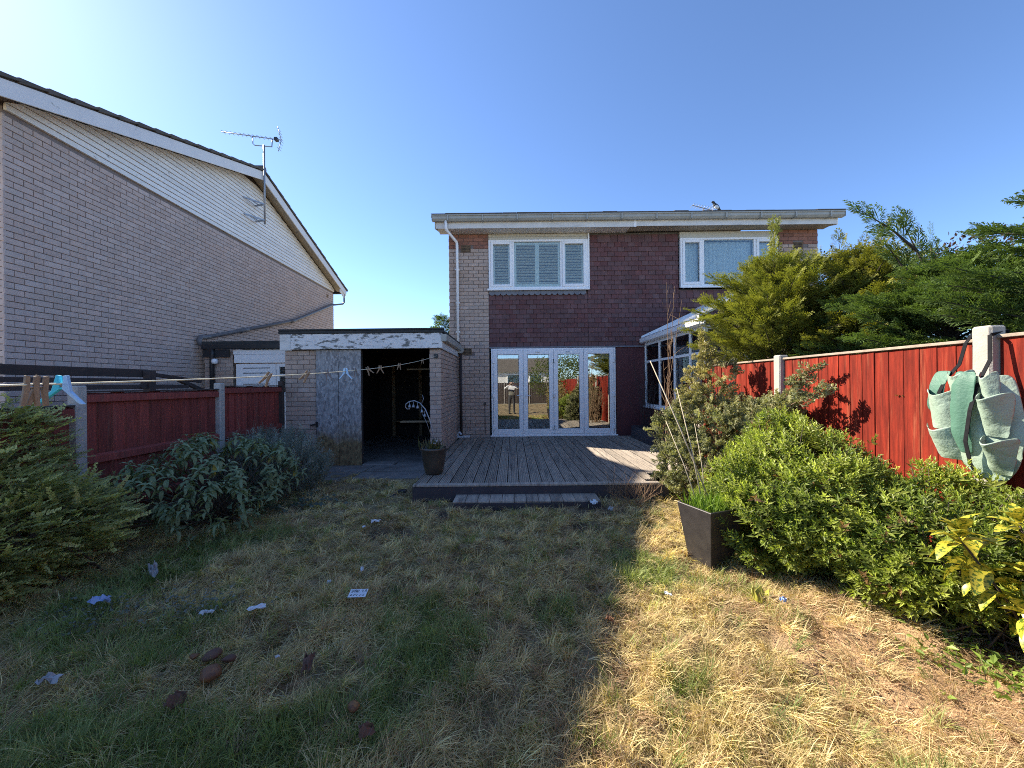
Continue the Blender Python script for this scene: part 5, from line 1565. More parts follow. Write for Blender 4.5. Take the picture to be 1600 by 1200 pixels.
# --- glossy bush along the right fence
def glossy_bush(label, base, lobes, n, seed, cols, leafl=0.043, group='glossy bushes along the red fence'):
    r = np.random.default_rng(seed)
    t = thing('evergreen_bush', label, 'shrub', tuple(base), 0, group)
    p, nn = lobes_surface(lobes, n, r, jit=0.36, inner=0.58, zmin=0.08, bumps=6.5)
    Ps, Ds, Ns, Cs, Ss = [], [], [], [], []
    axis = unit(nn * 0.8 + np.array((-0.12, 0.0, 0.55)) + r.normal(size=p.shape) * 0.28)
    ref = unit(np.cross(axis, np.array((0.31, 0.52, 0.1)))); ref2 = np.cross(axis, ref)
    base_c = tint(n, *cols, 0.22, r)
    dead = r.random(n) < 0.015
    base_c[dead] = np.array((0.20, 0.12, 0.06))
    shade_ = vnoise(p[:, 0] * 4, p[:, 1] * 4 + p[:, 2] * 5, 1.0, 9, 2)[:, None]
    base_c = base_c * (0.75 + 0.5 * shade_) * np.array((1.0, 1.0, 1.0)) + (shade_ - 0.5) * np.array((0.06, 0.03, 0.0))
    for lev in range(5):
        for s in (0, 1):
            th = lev * PI / 2 + s * PI + r.normal(size=n) * 0.25
            out = ref * np.cos(th)[:, None] + ref2 * np.sin(th)[:, None]
            l = lev / 4
            Ps.append(p + axis * (0.075 * (l - 0.8)))
            Ds.append(out * (1.0 - 0.55 * l) + axis * (0.45 + 0.75 * l))
            Ns.append(axis - out * 0.4)
            Ss.append(leafl * (1.15 - 0.5 * l) * (0.6 + 0.85 * r.random(n)))
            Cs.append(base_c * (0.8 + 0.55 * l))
    f = lambda a: np.concatenate(a)
    m = n * 10
    foliage('foliage', scatter(LEAF_T, LEAF_F, f(Ps), f(Ds), f(Ns), f(Ss), f(Cs), wid=np.full(m, 0.34)), MT['leaf'], t)
    b0 = np.array(base)
    paths = [[tuple(b0 + np.array((r.normal() * 0.18, r.normal() * 0.18, 0))), tuple(p[i] * 0.5 + b0 * 0.5 + np.array((0, 0, 0.1))), tuple(p[i])] for i in range(0, n, max(1, n // 140))]
    stems('stems', paths, 0.006, 0.002, MT['bark'], t)


LEAFG = ((0.12, 0.165, 0.028), (0.33, 0.37, 0.08))
glossy_bush('rounded glossy evergreen bush beside the black planter', (2.25, 3.2, 0), [((2.15, 3.25, 0.52), (0.50, 0.62, 0.42)), ((1.95, 3.0, 0.40), (0.36, 0.42, 0.36)), ((2.5, 3.3, 0.72), (0.50, 0.62, 0.45)), ((2.35, 2.8, 0.52), (0.50, 0.42, 0.44)), ((2.65, 3.75, 0.78), (0.35, 0.45, 0.46))], 6000, 221, LEAFG)
glossy_bush('lower glossy evergreen bush in front of the green bag', (2.6, 2.35, 0), [((2.55, 2.35, 0.45), (0.42, 0.42, 0.42)), ((2.85, 1.95, 0.45), (0.34, 0.5, 0.46)), ((2.35, 2.45, 0.35), (0.30, 0.30, 0.30)), ((2.7, 1.6, 0.38), (0.36, 0.35, 0.42)), ((2.86, 2.5, 0.55), (0.26, 0.35, 0.42))], 3800, 222, ((0.11, 0.155, 0.026), (0.29, 0.33, 0.07)))


# --- grey-green scaly shrub beside the deck
def scaly_shrub():
    r = np.random.default_rng(231)
    t = thing('juniper_shrub', 'grey-green spreading juniper at the end of the deck', 'shrub', (2.45, 4.75, 0))
    lobes = [((2.55, 4.85, 0.45), (0.50, 0.5, 0.50)), ((2.26, 4.95, 0.40), (0.32, 0.38, 0.40)), ((2.65, 4.6, 0.75), (0.46, 0.5, 0.45)), ((2.62, 5.1, 1.25), (0.30, 0.32, 0.62)), ((2.85, 4.3, 0.85), (0.28, 0.4, 0.42)), ((2.16, 5.25, 0.80), (0.20, 0.24, 0.24)), ((2.5, 5.0, 0.9), (0.4, 0.4, 0.4)), ((2.92, 4.05, 0.72), (0.20, 0.40, 0.40))]
    n = 2000
    p, nn = lobes_surface(lobes, n, r, jit=0.4, inner=0.6, bumps=7.0)
    lead = [((2.75, 4.35, 0.95), (2.95, 3.75, 1.62)), ((2.8, 4.4, 0.9), (2.92, 3.95, 1.35)), ((2.6, 4.4, 0.9), (2.85, 3.55, 1.42)), ((2.6, 5.1, 1.5), (2.55, 5.1, 2.05))]
    lp, ld = [], []
    for a, b_ in lead:
        a = np.array(a); b_ = np.array(b_)
        for k in range(34):
            u = 0.2 + 0.8 * r.random()
            lp.append(a + (b_ - a) * u + r.normal(size=3) * 0.01); ld.append(unit(b_ - a) * 0.8 + r.normal(size=3) * 0.55)
    d = np.concatenate([unit(nn * 0.8 + np.array((0, 0, 0.35)) + r.normal(size=p.shape) * 0.4), np.array(ld)])
    p = np.concatenate([p, np.array(lp)])
    m = len(p)
    yel = np.clip((p[:, 2] - 1.0) / 0.5, 0, 1)[:, None] * (p[:, 0:1] < 2.75)
    col = tint(m, (0.11, 0.12, 0.06), (0.27, 0.26, 0.14), 0.25, r) * (1 - yel) + tint(m, (0.20, 0.18, 0.07), (0.36, 0.31, 0.15), 0.2, r) * yel
    parts = []
    var = r.integers(0, 3, m)
    for v in range(3):
        T, F = spray_template(340 + v, 8, 4, 45, 0.055)
        T = T.copy(); T[:, 2] += r.normal(size=len(T)) * 0.06
        k = var == v
        parts.append(scatter(T, F, p[k], d[k], unit(r.normal(size=(k.sum(), 3))), 0.10 + 0.085 * r.random(k.sum()), col[k], col[k] * 1.4))
    foliage('foliage', join(parts), MT['needle'], t)
    paths = [[(2.45 + r.normal() * 0.1, 4.8 + r.normal() * 0.1, 0), tuple(p[i] * 0.6 + np.array((2.45, 4.8, 0)) * 0.4), tuple(p[i])] for i in range(0, n, 40)]
    paths += [[a, tuple((np.array(a) + np.array(b_)) / 2 + 0.01), b_] for a, b_ in lead]
    stems('stems', paths, 0.009, 0.003, MT['twig'], t)


scaly_shrub()


# --- dead brushwood in front of the conservatory
def twiggy(name, label, base, n, hgt, spread, seed, mat='twig', r0=0.006, kids=5):
    r = np.random.default_rng(seed)
    t = thing(name, label, 'dead shrub', tuple(base))
    for i in range(n):
        m = MB()
        b0 = Vector(base) + Vector((r.normal() * 0.06, r.normal() * 0.06, 0))
        e = b0 + Vector((r.normal() * spread, r.normal() * spread, hgt * (0.55 + 0.5 * r.random())))
        mid = b0.lerp(e, 0.5) + Vector((r.normal() * 0.05, r.normal() * 0.05, 0))
        m.tube([b0, mid, e], [r0, r0 * 0.7, r0 * 0.25], 4, cap=False)
        for k in range(kids):
            u = 0.35 + 0.6 * r.random()
            s = mid.lerp(e, (u - 0.5) * 2) if u > 0.5 else b0.lerp(mid, u * 2)
            q = s + Vector((r.normal() * 0.10, r.normal() * 0.10, 0.10 + 0.18 * r.random()))
            m.tube([s, s.lerp(q, 0.5) + Vector((r.normal() * 0.015, 0, 0.01)), q], [r0 * 0.45, r0 * 0.3, r0 * 0.12], 3, cap=False)
        m.build('stem', MT[mat], t)


twiggy('dead_shrub', 'orange-brown dead brushwood in front of the conservatory windows', (2.75, 6.05, 0.2), 26, 1.35, 0.13, 241, 'twig', 0.007, 9)
twiggy('dead_shrub', 'tall thin bare twigs reaching up past the conservatory gutter', (2.55, 6.35, 0.2), 5, 2.9, 0.16, 242, 'twig', 0.008, 6)
twiggy('dead_shrub', 'dark wispy twigs against the maroon wall panel', (3.0, 8.6, 0.45), 22, 1.5, 0.22, 243, 'timber_dark', 0.005, 9)
twiggy('dead_shrub', 'dry brown stalks at the foot of the deck', (1.45, 4.6, 0.0), 26, 0.28, 0.18, 244, 'twig', 0.004, 4)


# --- spotted laurel with big variegated leaves
def aucuba_mat():
    m, t, b = nt('spotted_laurel_leaf')
    vec, g = coords(t)
    v = N(t, 'ShaderNodeTexVoronoi', i_Scale=95.0); t.links.new(vec, v.inputs['Vector'])
    f = ramp(t, noise(t, vec, 70, 3), [(0.43, (0, 0, 0)), (0.50, (1, 1, 1))])
    oi = t.nodes.new('ShaderNodeObjectInfo')
    c = mixc(t, f, (0.075, 0.13, 0.015), (0.50, 0.44, 0.045))
    t.links.new(c, b.inputs['Base Color']); b.inputs['Roughness'].default_value = 0.35
    tr = t.nodes.new('ShaderNodeBsdfTranslucent'); t.links.new(c, tr.inputs[0])
    mx = N(t, 'ShaderNodeMixShader'); mx.inputs[0].default_value = 0.25
    t.links.new(b.outputs[0], mx.inputs[1]); t.links.new(tr.outputs[0], mx.inputs[2]); t.links.new(mx.outputs[0], t.nodes['Material Output'].inputs[0])
    return m


MT['aucuba'] = aucuba_mat()


def laurel():
    r = np.random.default_rng(251)
    t = thing('spotted_laurel', 'yellow-spotted laurel with large leaves at the edge of the frame', 'shrub', (2.38, 1.82, 0))
    T = []; F = []
    nu = 10
    for i in range(nu):
        u = i / (nu - 1)
        w = 0.215 * math.sin(PI * u ** 0.85) ** 0.75 + 0.008
        z = 0.10 * math.sin(PI * u) - 0.22 * u * u
        T += [(u, -w, z + 0.35 * w), (u, 0, z), (u, w, z + 0.35 * w)]
    for i in range(nu - 1):
        a = i * 3
        F += [(a, a + 3, a + 4, a + 1), (a + 1, a + 4, a + 5, a + 2)]
    me = np_mesh('leaf', np.array(T), np.array(F), None, True); me.materials.append(MT['aucuba'])
    shoots = [((2.20, 1.90, 0.72), (-0.25, -0.1, 1), 13, 1.1), ((2.45, 1.86, 0.80), (0.1, -0.1, 1), 11, 0.9), ((2.42, 1.78, 0.58), (-0.4, -0.4, 0.8), 10, 0.9), ((2.36, 1.74, 0.42), (-0.6, -0.5, 0.5), 10, 0.9), ((2.55, 1.74, 0.66), (0, -0.3, 1), 11, 0.95), ((2.45, 1.70, 0.28), (-0.5, -0.5, 0.35), 9, 0.85), ((2.62, 1.9, 0.76), (0.2, 0, 1), 9, 0.8), ((2.30, 1.95, 0.55), (-0.7, -0.2, 0.4), 9, 0.85), ((2.5, 1.62, 0.45), (-0.4, -0.6, 0.6), 10, 0.95), ((2.55, 1.58, 0.22), (-0.5, -0.5, 0.3), 9, 0.9)]
    o0 = Vector((2.38, 1.82, 0))
    for (p, ax, n, sc) in shoots:
        p = Vector(p); ax = Vector(ax).normalized()
        a = ax.orthogonal().normalized(); b_ = ax.cross(a)
        root = Vector((2.62, 1.85, 0)); mid = root.lerp(p, 0.55) + Vector((0.06, 0.03, 0.0))
        MB().tube([root, mid, p], [0.007, 0.006, 0.004], 6).build('stem', MT['bark'], t)
        low = 7
        for j in range(n + low):
            th = j * 2.4 + r.random() * 0.5
            if j < n:
                lev = j / n
                q = p + ax * (0.07 * (lev - 0.6)); axx = ax
            else:
                lev = 0.15
                q = mid.lerp(p, (j - n) / low); axx = (p - mid).normalized()
            aa = axx.orthogonal().normalized(); bb = axx.cross(aa)
            out = aa * math.cos(th) + bb * math.sin(th)
            d = (out * (1.1 - 0.7 * lev) + axx * (0.05 + 0.95 * lev) + Vector((0, 0, -0.15 * (1 - lev)))).normalized()
            s = d.cross(axx).normalized(); nn_ = s.cross(d)
            R = Matrix((d, s, nn_)).transposed().to_euler()
            L_ = (0.150 - 0.045 * lev) * sc * (0.8 + 0.35 * r.random())
            link('leaf', me, None, t, tuple(q - o0), tuple(R), (L_,) * 3)


laurel()

# ------------------------------------------------------------------ grass: thatch, straw and green blades
def blades(n, x, y, length, width, lie, col, seed, yaw=None):
    """lie: 1 lying flat .. 0 upright"""
    r = np.random.default_rng(seed)
    z = lawn_z(x, y) - 0.03 * bare_mask(x, y) - 0.003
    az = r.random(n) * 2 * PI if yaw is None else yaw
    h = np.stack([np.cos(az), np.sin(az)], -1)
    el = (1 - lie) * 1.25 + 0.12 + 0.18 * r.normal(size=n)
    el = np.clip(el, 0.03, 1.45)
    b = np.stack([x, y, z + lie * 0.03 * r.random(n)], -1)
    mid = b + np.stack([h[:, 0] * np.cos(el), h[:, 1] * np.cos(el), np.sin(el)], -1) * (length * 0.5)[:, None]
    bend = el - (0.08 + 0.5 * r.random(n)) * (0.6 + 0.5 * lie)
    side2 = r.normal(size=n) * 0.2
    h2 = np.stack([np.cos(az + side2), np.sin(az + side2)], -1)
    tip = mid + np.stack([h2[:, 0] * np.cos(bend), h2[:, 1] * np.cos(bend), np.sin(bend)], -1) * (length * 0.5)[:, None]
    zt = lawn_z(tip[:, 0], tip[:, 1]) + 0.004
    tip[:, 2] = np.maximum(tip[:, 2], zt)
    mid[:, 2] = np.maximum(mid[:, 2], lawn_z(mid[:, 0], mid[:, 1]) + 0.006)
    roll = r.random(n) * PI
    sd = np.stack([-h[:, 1] * np.cos(roll * 0.4), h[:, 0] * np.cos(roll * 0.4), np.sin(roll * 0.4 - 0.3)], -1) * (width * 0.5)[:, None]
    V = np.stack([b - sd, b + sd, mid - sd * 0.85, mid + sd * 0.85, tip], 1).reshape(-1, 3)
    F = (np.array([(0, 1, 3), (0, 3, 2), (2, 3, 4)])[None] + (np.arange(n) * 5)[:, None, None]).reshape(-1, 3)
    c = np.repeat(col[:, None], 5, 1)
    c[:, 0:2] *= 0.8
    return V, F, c.reshape(-1, 3)


def lawn_grass():
    r = np.random.default_rng(61)
    # candidates in a wedge that follows the view, closer ground gets more and finer blades
    def cand(n, y0, y1, power=1.0):
        y = y0 + (y1 - y0) * r.random(n) ** power
        half = 1.40 * y + 0.3
        x = (r.random(n) * 2 - 1) * half
        k = (x > -4.15) & (x < 3.0)
        k &= ~((y > 4.84) & (x > -1.3) & (x < 2.0)) & ~((y > 4.53) & (x > -0.75) & (x < 1.06)) & ~((y > 5.4) & (x > -1.3))
        k &= ~((y > 6.0) & (x > -3.97) & (np.abs(x + 2.6) > 0.05)) & (y < 6.9)
        return x[k], y[k]
    parts = []
    # straw
    for (n, y0, y1, w, ln) in ((70000, 1.15, 2.6, 0.0029, 0.07), (65000, 2.3, 4.2, 0.0040, 0.08), (50000, 4.0, 6.6, 0.0060, 0.10)):
        x, y = cand(n, y0, y1)
        g_ = green_mask(x, y); s_ = soil_mask(x, y); b_ = bare_mask(x, y)
        clump = np.clip(vnoise(x, y, 5.5, 71, 3) * 2.6 - 0.65, 0.10, 1)
        keep = r.random(len(x)) < (1 - 0.6 * g_) * (1 - 0.5 * s_) * (1 - 0.75 * b_) * clump
        x, y = x[keep], y[keep]
        m = len(x)
        flow = 2 * PI * vnoise(x, y, 1.4, 81, 2) * 1.6 + r.normal(size=m) * 1.3
        straw = tint(m, (0.50, 0.385, 0.215), (0.82, 0.66, 0.39), 0.2, r)
        pale = r.random(m) < 0.25
        straw[pale] = tint(int(pale.sum()), (0.80, 0.655, 0.37), (0.95, 0.82, 0.52), 0.08, r)
        brown = tint(m, (0.42, 0.27, 0.16), (0.62, 0.43, 0.26), 0.15, r)
        olive = tint(m, (0.44, 0.37, 0.16), (0.70, 0.59, 0.30), 0.15, r)
        q = vnoise(x, y, 2.2, 91, 3) + 0.12 * r.normal(size=m)
        col = np.where((q < 0.42)[:, None], brown, np.where((q > 0.58)[:, None], olive, straw))
        up_ = np.where(r.random(m) < 0.25, 0.5 + 0.2 * r.random(m), 0.9)
        parts.append(blades(m, x, y, ln * (0.5 + 0.9 * r.random(m)), w * (0.7 + 0.7 * r.random(m)), up_, col, 500 + int(y0 * 10), flow))
    # green
    for (n, y0, y1, w, ln) in ((45000, 1.15, 2.7, 0.0031, 0.085), (40000, 2.4, 4.2, 0.0042, 0.08), (25000, 4.0, 6.6, 0.0060, 0.08)):
        x, y = cand(n, y0, y1)
        g_ = green_mask(x, y); s_ = soil_mask(x, y); b_ = bare_mask(x, y)
        keep = r.random(len(x)) < (0.12 + 0.80 * g_) * (1 - 0.9 * s_) * (1 - 0.8 * b_)
        x, y = x[keep], y[keep]; g_ = g_[keep]
        m = len(x)
        flow = 2 * PI * vnoise(x, y, 0.8, 82, 2) * 1.3 + r.normal(size=m) * 0.9
        col = tint(m, (0.16, 0.21, 0.065), (0.34, 0.39, 0.15), 0.2, r)
        yel = tint(m, (0.30, 0.30, 0.09), (0.48, 0.44, 0.17), 0.15, r)
        col = np.where((r.random(m) < 0.25)[:, None], yel, col)
        parts.append(blades(m, x, y, ln * (0.5 + 0.8 * r.random(m)) * (0.7 + 0.5 * g_), w * (0.7 + 0.6 * r.random(m)), 0.25 + 0.45 * r.random(m), col, 600 + int(y0 * 10), flow))
    # tussocks: bundles of blades that share a lean and a colour
    for (nt_, per, y0, y1, w, ln) in ((3600, 26, 1.15, 2.7, 0.0030, 0.11), (4200, 22, 2.5, 4.3, 0.0042, 0.11), (2600, 18, 4.1, 6.6, 0.0060, 0.12)):
        tx, ty = cand(nt_, y0, y1)
        g_ = green_mask(tx, ty); s_ = soil_mask(tx, ty); b_ = bare_mask(tx, ty)
        keep = r.random(len(tx)) < (1 - 0.82 * s_) * (1 - 0.7 * b_)
        tx, ty, g_ = tx[keep], ty[keep], g_[keep]
        k_ = len(tx)
        isg = r.random(k_) < (0.07 + 0.70 * g_)
        tc = tint(k_, (0.42, 0.315, 0.165), (0.85, 0.68, 0.35), 0.12, r)
        br_ = r.random(k_) < 0.22
        tc[br_] = tint(int(br_.sum()), (0.26, 0.17, 0.10), (0.46, 0.31, 0.18), 0.12, r)
        tc[isg] = tint(int(isg.sum()), (0.13, 0.18, 0.05), (0.33, 0.37, 0.13), 0.15, r)
        lean = 2 * PI * r.random(k_)
        rad = 0.018 + 0.035 * r.random(k_)
        tall = np.where(isg, 0.15 + 0.3 * r.random(k_), 0.45 + 0.45 * r.random(k_))
        ii = np.repeat(np.arange(k_), per)
        m = len(ii)
        a_ = r.random(m) * 2 * PI; q_ = np.sqrt(r.random(m)) * rad[ii]
        x = tx[ii] + np.cos(a_) * q_; y = ty[ii] + np.sin(a_) * q_
        yaw = lean[ii] + r.normal(size=m) * 0.55 + 0.5 * np.sin(a_ - lean[ii])
        col = tc[ii] * (1 + 0.16 * r.normal(size=(m, 1)))
        parts.append(blades(m, x, y, ln * (0.45 + 0.85 * r.random(m)), w * (0.7 + 0.6 * r.random(m)), np.clip(tall[ii] + 0.12 * r.normal(size=m), 0.05, 0.95), col, 700 + int(y0 * 10), yaw))
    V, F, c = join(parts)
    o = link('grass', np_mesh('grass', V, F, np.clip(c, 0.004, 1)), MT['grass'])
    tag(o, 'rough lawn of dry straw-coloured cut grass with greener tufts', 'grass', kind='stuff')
    # thick pale stalks lying about
    m = 420
    x = r.random(m) * 6.6 - 3.9; y = 1.3 + 3.6 * r.random(m)
    extra = (np.arange(m) < 140)
    x[extra] = -1.35 + r.normal(size=140) * 0.35; y[extra] = 1.95 + r.normal(size=140) * 0.25
    k = (soil_mask(x, y) < 0.4) & ~((y > 4.5) & (x > -1.3))
    x, y = x[k], y[k]; m = len(x)
    col = tint(m, (0.30, 0.25, 0.16), (0.46, 0.40, 0.28), 0.15, r)
    V, F, c = blades(m, x, y, 0.08 + 0.14 * r.random(m), np.full(m, 0.004), np.full(m, 0.9), col, 71)
    o = link('dry_stalks', np_mesh('dry_stalks', V, F, np.clip(c, 0.01, 1)), MT['grass'])
    tag(o, 'loose dry stalks scattered over the lawn', 'dry stalks', kind='stuff')
    # crumbs of soil on the bare patch
    m = 3000
    x = SOILX + r.normal(size=m) * 0.55; y = SOILY + r.normal(size=m) * 0.36
    k = (x < 3.0) & (y > 1.1) & (soil_mask(x, y) > 0.1)
    x, y = x[k], y[k]; m = len(x)
    T = np.array([(1, 0, 0), (-1, 0, 0), (0, 1, 0), (0, -1, 0), (0, 0, 1), (0, 0, -1)], float)
    F0 = np.array([(0, 2, 4), (2, 1, 4), (1, 3, 4), (3, 0, 4), (2, 0, 5), (1, 2, 5), (3, 1, 5), (0, 3, 5)])
    sz = 0.0018 + 0.009 * r.random(m) ** 6
    col = tint(m, (0.34, 0.21, 0.115), (0.46, 0.29, 0.165), 0.15, r)
    P = np.stack([x, y, lawn_z(x, y) + 0.003], -1)
    V, F, c = scatter(T, F0, P, unit(r.normal(size=(m, 3))), unit(r.normal(size=(m, 3))), sz, col)
    o = link('soil_crumbs', np_mesh('soil_crumbs', V, F, c), leaf_mat('soil_crumb', 0.0, 0.95, 0.1))
    tag(o, 'sandy soil crumbs on the bare patch by the laurel', 'soil', kind='stuff')


lawn_grass()


# ------------------------------------------------------------------ litter on the lawn
def lz(x, y): return float(lawn_z(np.array([x]), np.array([y]))[0])


def scrap(name, label, cat, x, y, sx, sy, h, rot, mat, seed, lift=0.05, group='litter on the lawn', tilt=0.1):
    """crumpled sheet of plastic or paper with thickness"""
    r = np.random.default_rng(seed)
    nu, nv = 7, 6
    V = np.zeros((nu, nv, 3))
    for i in range(nu):
        for j in range(nv):
            u, v = i / (nu - 1) - 0.5, j / (nv - 1) - 0.5
            rr = 1 - 0.35 * max(0, abs(u) + abs(v) - 0.6)
            V[i, j] = (u * sx * rr * (1 + 0.12 * r.normal()), v * sy * rr * (1 + 0.12 * r.normal()), h * (0.5 * math.cos(PI * u) * math.cos(PI * v) + 0.35 * r.normal()) + tilt * v * sy)
    idx_ = np.arange(nu * nv).reshape(nu, nv)
    F = np.stack([idx_[:-1, :-1], idx_[1:, :-1], idx_[1:, 1:], idx_[:-1, 1:]], -1).reshape(-1, 4)
    o = link(name, np_mesh(name, V.reshape(-1, 3), F), MT[mat], None, (x, y, lz(x, y) + lift + 0.012), (0.0, 0.0, rot))
    s = o.modifiers.new('solid', 'SOLIDIFY'); s.thickness = 0.0016
    return tag(o, label, cat, group)


cx, cy = -1.045, 2.57
card = thing('plant_label', 'white printed label card lying flat on the straw', 'label', (cx, cy, lz(cx, cy) + 0.075), 0.03, 'litter on the lawn')
ck = WM[card]
cm = MB().box(-0.058, 0.058, -0.034, 0.034, 0, 0.0015); cm.v = [tuple(ck @ Matrix.Rotation(0.28, 4, 'X') @ Vector(p)) for p in cm.v]
cm.build('card', MT['white_plastic'], card)
ink = MB()
glyph = {'S': [(0, 4, 2, 4), (0, 2, 0, 4), (0, 2, 2, 2), (2, 0, 2, 2), (0, 0, 2, 0)], 'P': [(0, 0, 0, 4), (0, 4, 2, 4), (2, 2, 2, 4), (0, 2, 2, 2)], 'A': [(0, 0, 0, 4), (0, 4, 2, 4), (2, 0, 2, 4), (0, 2, 2, 2)], 'N': [(0, 0, 0, 4), (0, 4, 2, 0), (2, 0, 2, 4)], 'I': [(1, 0, 1, 4)], '.': [(0, 0, 0.6, 0)], '4': [(0, 4, 0, 2), (0, 2, 2, 2), (2, 0, 2, 4)]}
xx = -0.048
for ch in 'SPANI.4.A':
    for (a, b_, c_, d_) in glyph[ch]:
        ink.bar((xx + a * 0.0042, 0.006 + b_ * 0.0052, 0.0022), (xx + c_ * 0.0042 + 1e-4, 0.006 + d_ * 0.0052, 0.0022), 0.0026, 0.0004)
    xx += 0.0112
for k in range(5):
    xa = -0.048 + 0.02 * k
    ink.box(xa, xa + random.uniform(0.006, 0.014), -0.022, -0.017, 0.002, 0.0024)
    ink.box(xa + 0.003, xa + random.uniform(0.008, 0.016), -0.012, -0.009, 0.002, 0.0024)
ink.v = [tuple(ck @ Matrix.Rotation(0.28, 4, 'X') @ Vector(p)) for p in ink.v]
ink.build('print', MT['ink'], card)
scrap('plastic_scrap', 'long white plastic scrap left of the printed label', 'litter', -1.64, 2.44, 0.10, 0.04, 0.02, 0.6, 'white_plastic', 1, 0.06)
scrap('plastic_scrap', 'small torn white scrap beside the silver ground cover', 'litter', -1.93, 2.40, 0.075, 0.025, 0.02, 0.5, 'white_plastic', 2, 0.06)
scrap('plastic_wrapper', 'pale blue wrapper at the foot of the layered shrub', 'litter', -2.70, 2.50, 0.10, 0.055, 0.035, 0.3, 'blue_plastic', 3, 0.09)
scrap('plastic_wrapper', 'upright grey-blue wrapper in the grass below the drooping-leaved shrub', 'litter', -2.76, 2.94, 0.05, 0.09, 0.05, 0.9, 'foil', 4, 0.10, tilt=0.6)
scrap('plastic_wrapper', 'crumpled grey wrapper near the bottom left corner', 'litter', -2.27, 1.87, 0.09, 0.05, 0.04, 0.2, 'foil', 5, 0.07)
scrap('plastic_scrap', 'white scrap in the straw below the garage slabs', 'litter', -1.44, 4.02, 0.10, 0.03, 0.02, 0.3, 'white_plastic', 6, 0.05)
scrap('plastic_scrap', 'tiny white scrap next to a longer white scrap', 'litter', -1.52, 3.90, 0.03, 0.03, 0.015, 0.3, 'white_plastic', 7, 0.05)
scrap('plastic_scrap', 'tiny white scrap above the printed label', 'litter', -1.18, 2.98, 0.022, 0.05, 0.02, 0.3, 'white_plastic', 8, 0.06)
scrap('plastic_scrap', 'white speck between the printed label and the long scrap', 'litter', -1.34, 2.78, 0.025, 0.025, 0.015, 0.3, 'white_plastic', 9, 0.06)
scrap('plastic_scrap', 'white scrap by the right end of the deck step', 'litter', 0.94, 4.50, 0.075, 0.07, 0.04, 0.3, 'white_plastic', 10, 0.06)
scrap('plastic_scrap', 'pale scrap in front of the dry stalks, furthest right near the step', 'litter', 1.10, 4.33, 0.07, 0.05, 0.04, 0.8, 'foil', 11, 0.06)
scrap('plastic_scrap', 'tiny pale scrap in the grass right of the brown husks', 'litter', -1.25, 2.02, 0.02, 0.02, 0.01, 0.8, 'white_plastic', 12, 0.05)
scrap('plastic_scrap', 'thin white scrap on the sunlit grass below the black planter', 'litter', 1.02, 2.55, 0.05, 0.02, 0.015, 2.3, 'white_plastic', 13, 0.06)
scrap('plastic_scrap', 'small pale blue scrap beside the yellow pot fragment', 'litter', 1.66, 2.37, 0.05, 0.03, 0.02, 0.5, 'blue_plastic', 14, 0.05)
fit = thing('pipe_fitting', 'black plastic fitting lying by the corner of the deck', 'fitting', (-1.48, 5.15, lz(-1.48, 5.15)))
MB().box(-1.54, -1.43, 5.10, 5.18, 0.03, 0.10).build('fitting_block', MT['black_plastic'], fit, 0.008)
MB().tube([(-1.50, 5.12, 0.05), (-1.58, 5.02, 0.04), (-1.60, 4.98, 0.03)], 0.03, 8).build('spout', MT['black_plastic'], fit)

# yellow pot fragment
yp = thing('pot_fragment', 'broken yellow plastic pot under the glossy bush', 'litter', (1.58, 2.45, lz(1.58, 2.45)), 0, 'litter on the lawn')
for (h0, a0_, a1_) in ((0.0, 0.2, 2.6), (0.012, 2.9, 4.2)):
    m = MB()
    n_ = 8
    rows = []
    for k in range(n_ + 1):
        a = a0_ + (a1_ - a0_) * k / n_
        for (rr, z) in ((0.048, 0.01), (0.060, 0.085 - 0.018 * (k % 3))):
            rows.append((1.58 + rr * math.cos(a), 2.45 + rr * math.sin(a), lz(1.58, 2.45) + z + h0))
    m.add(rows, [(2 * k, 2 * k + 2, 2 * k + 3, 2 * k + 1) for k in range(n_)])
    o = m.build('pot_wall', MT['yellow_plastic'], yp)
    s = o.modifiers.new('solid', 'SOLIDIFY'); s.thickness = 0.003


def shard(name, label, x, y, rad, mat, seed, squash=0.6, cat='shard', lift=0.02, stretch=1.12, group='orange-brown lumps on the lawn'):
    """rounded husk or broken pot piece: lumpy shell"""
    r = np.random.default_rng(seed)
    m = MB()
    prof = [(0.0, -0.5), (0.55, -0.42), (0.9, -0.1), (0.97, 0.2), (0.7, 0.52), (0.3, 0.68), (0.0, 0.70)]
    m.lathe([(a * rad, b * rad * squash) for a, b in prof], (0, 0, 0), 12)
    rot = r.random() * PI
    m.v = [(p[0] * stretch * (1 + 0.16 * math.sin(p[1] * 45 + seed)), p[1] * (1 + 0.18 * math.sin(p[0] * 50 + seed)), p[2] * (1 + 0.15 * math.sin(p[0] * 60 + p[1] * 50))) for p in m.v]
    m.v = [tuple(Vector(p) * (0.82 + 0.36 * float(vnoise(np.array([p[0] * 38 + seed]), np.array([p[1] * 38 + p[2] * 45 + 9]), 1.0, 77, 2)[0]))) for p in m.v]
    o = link(name, m.mesh(name), MT[mat], None, (x, y, lz(x, y) + lift - 0.012 + rad * squash * 0.4), (0.15 * r.normal(), 0.15 * r.normal(), rot))
    return tag(o, label, cat, group)


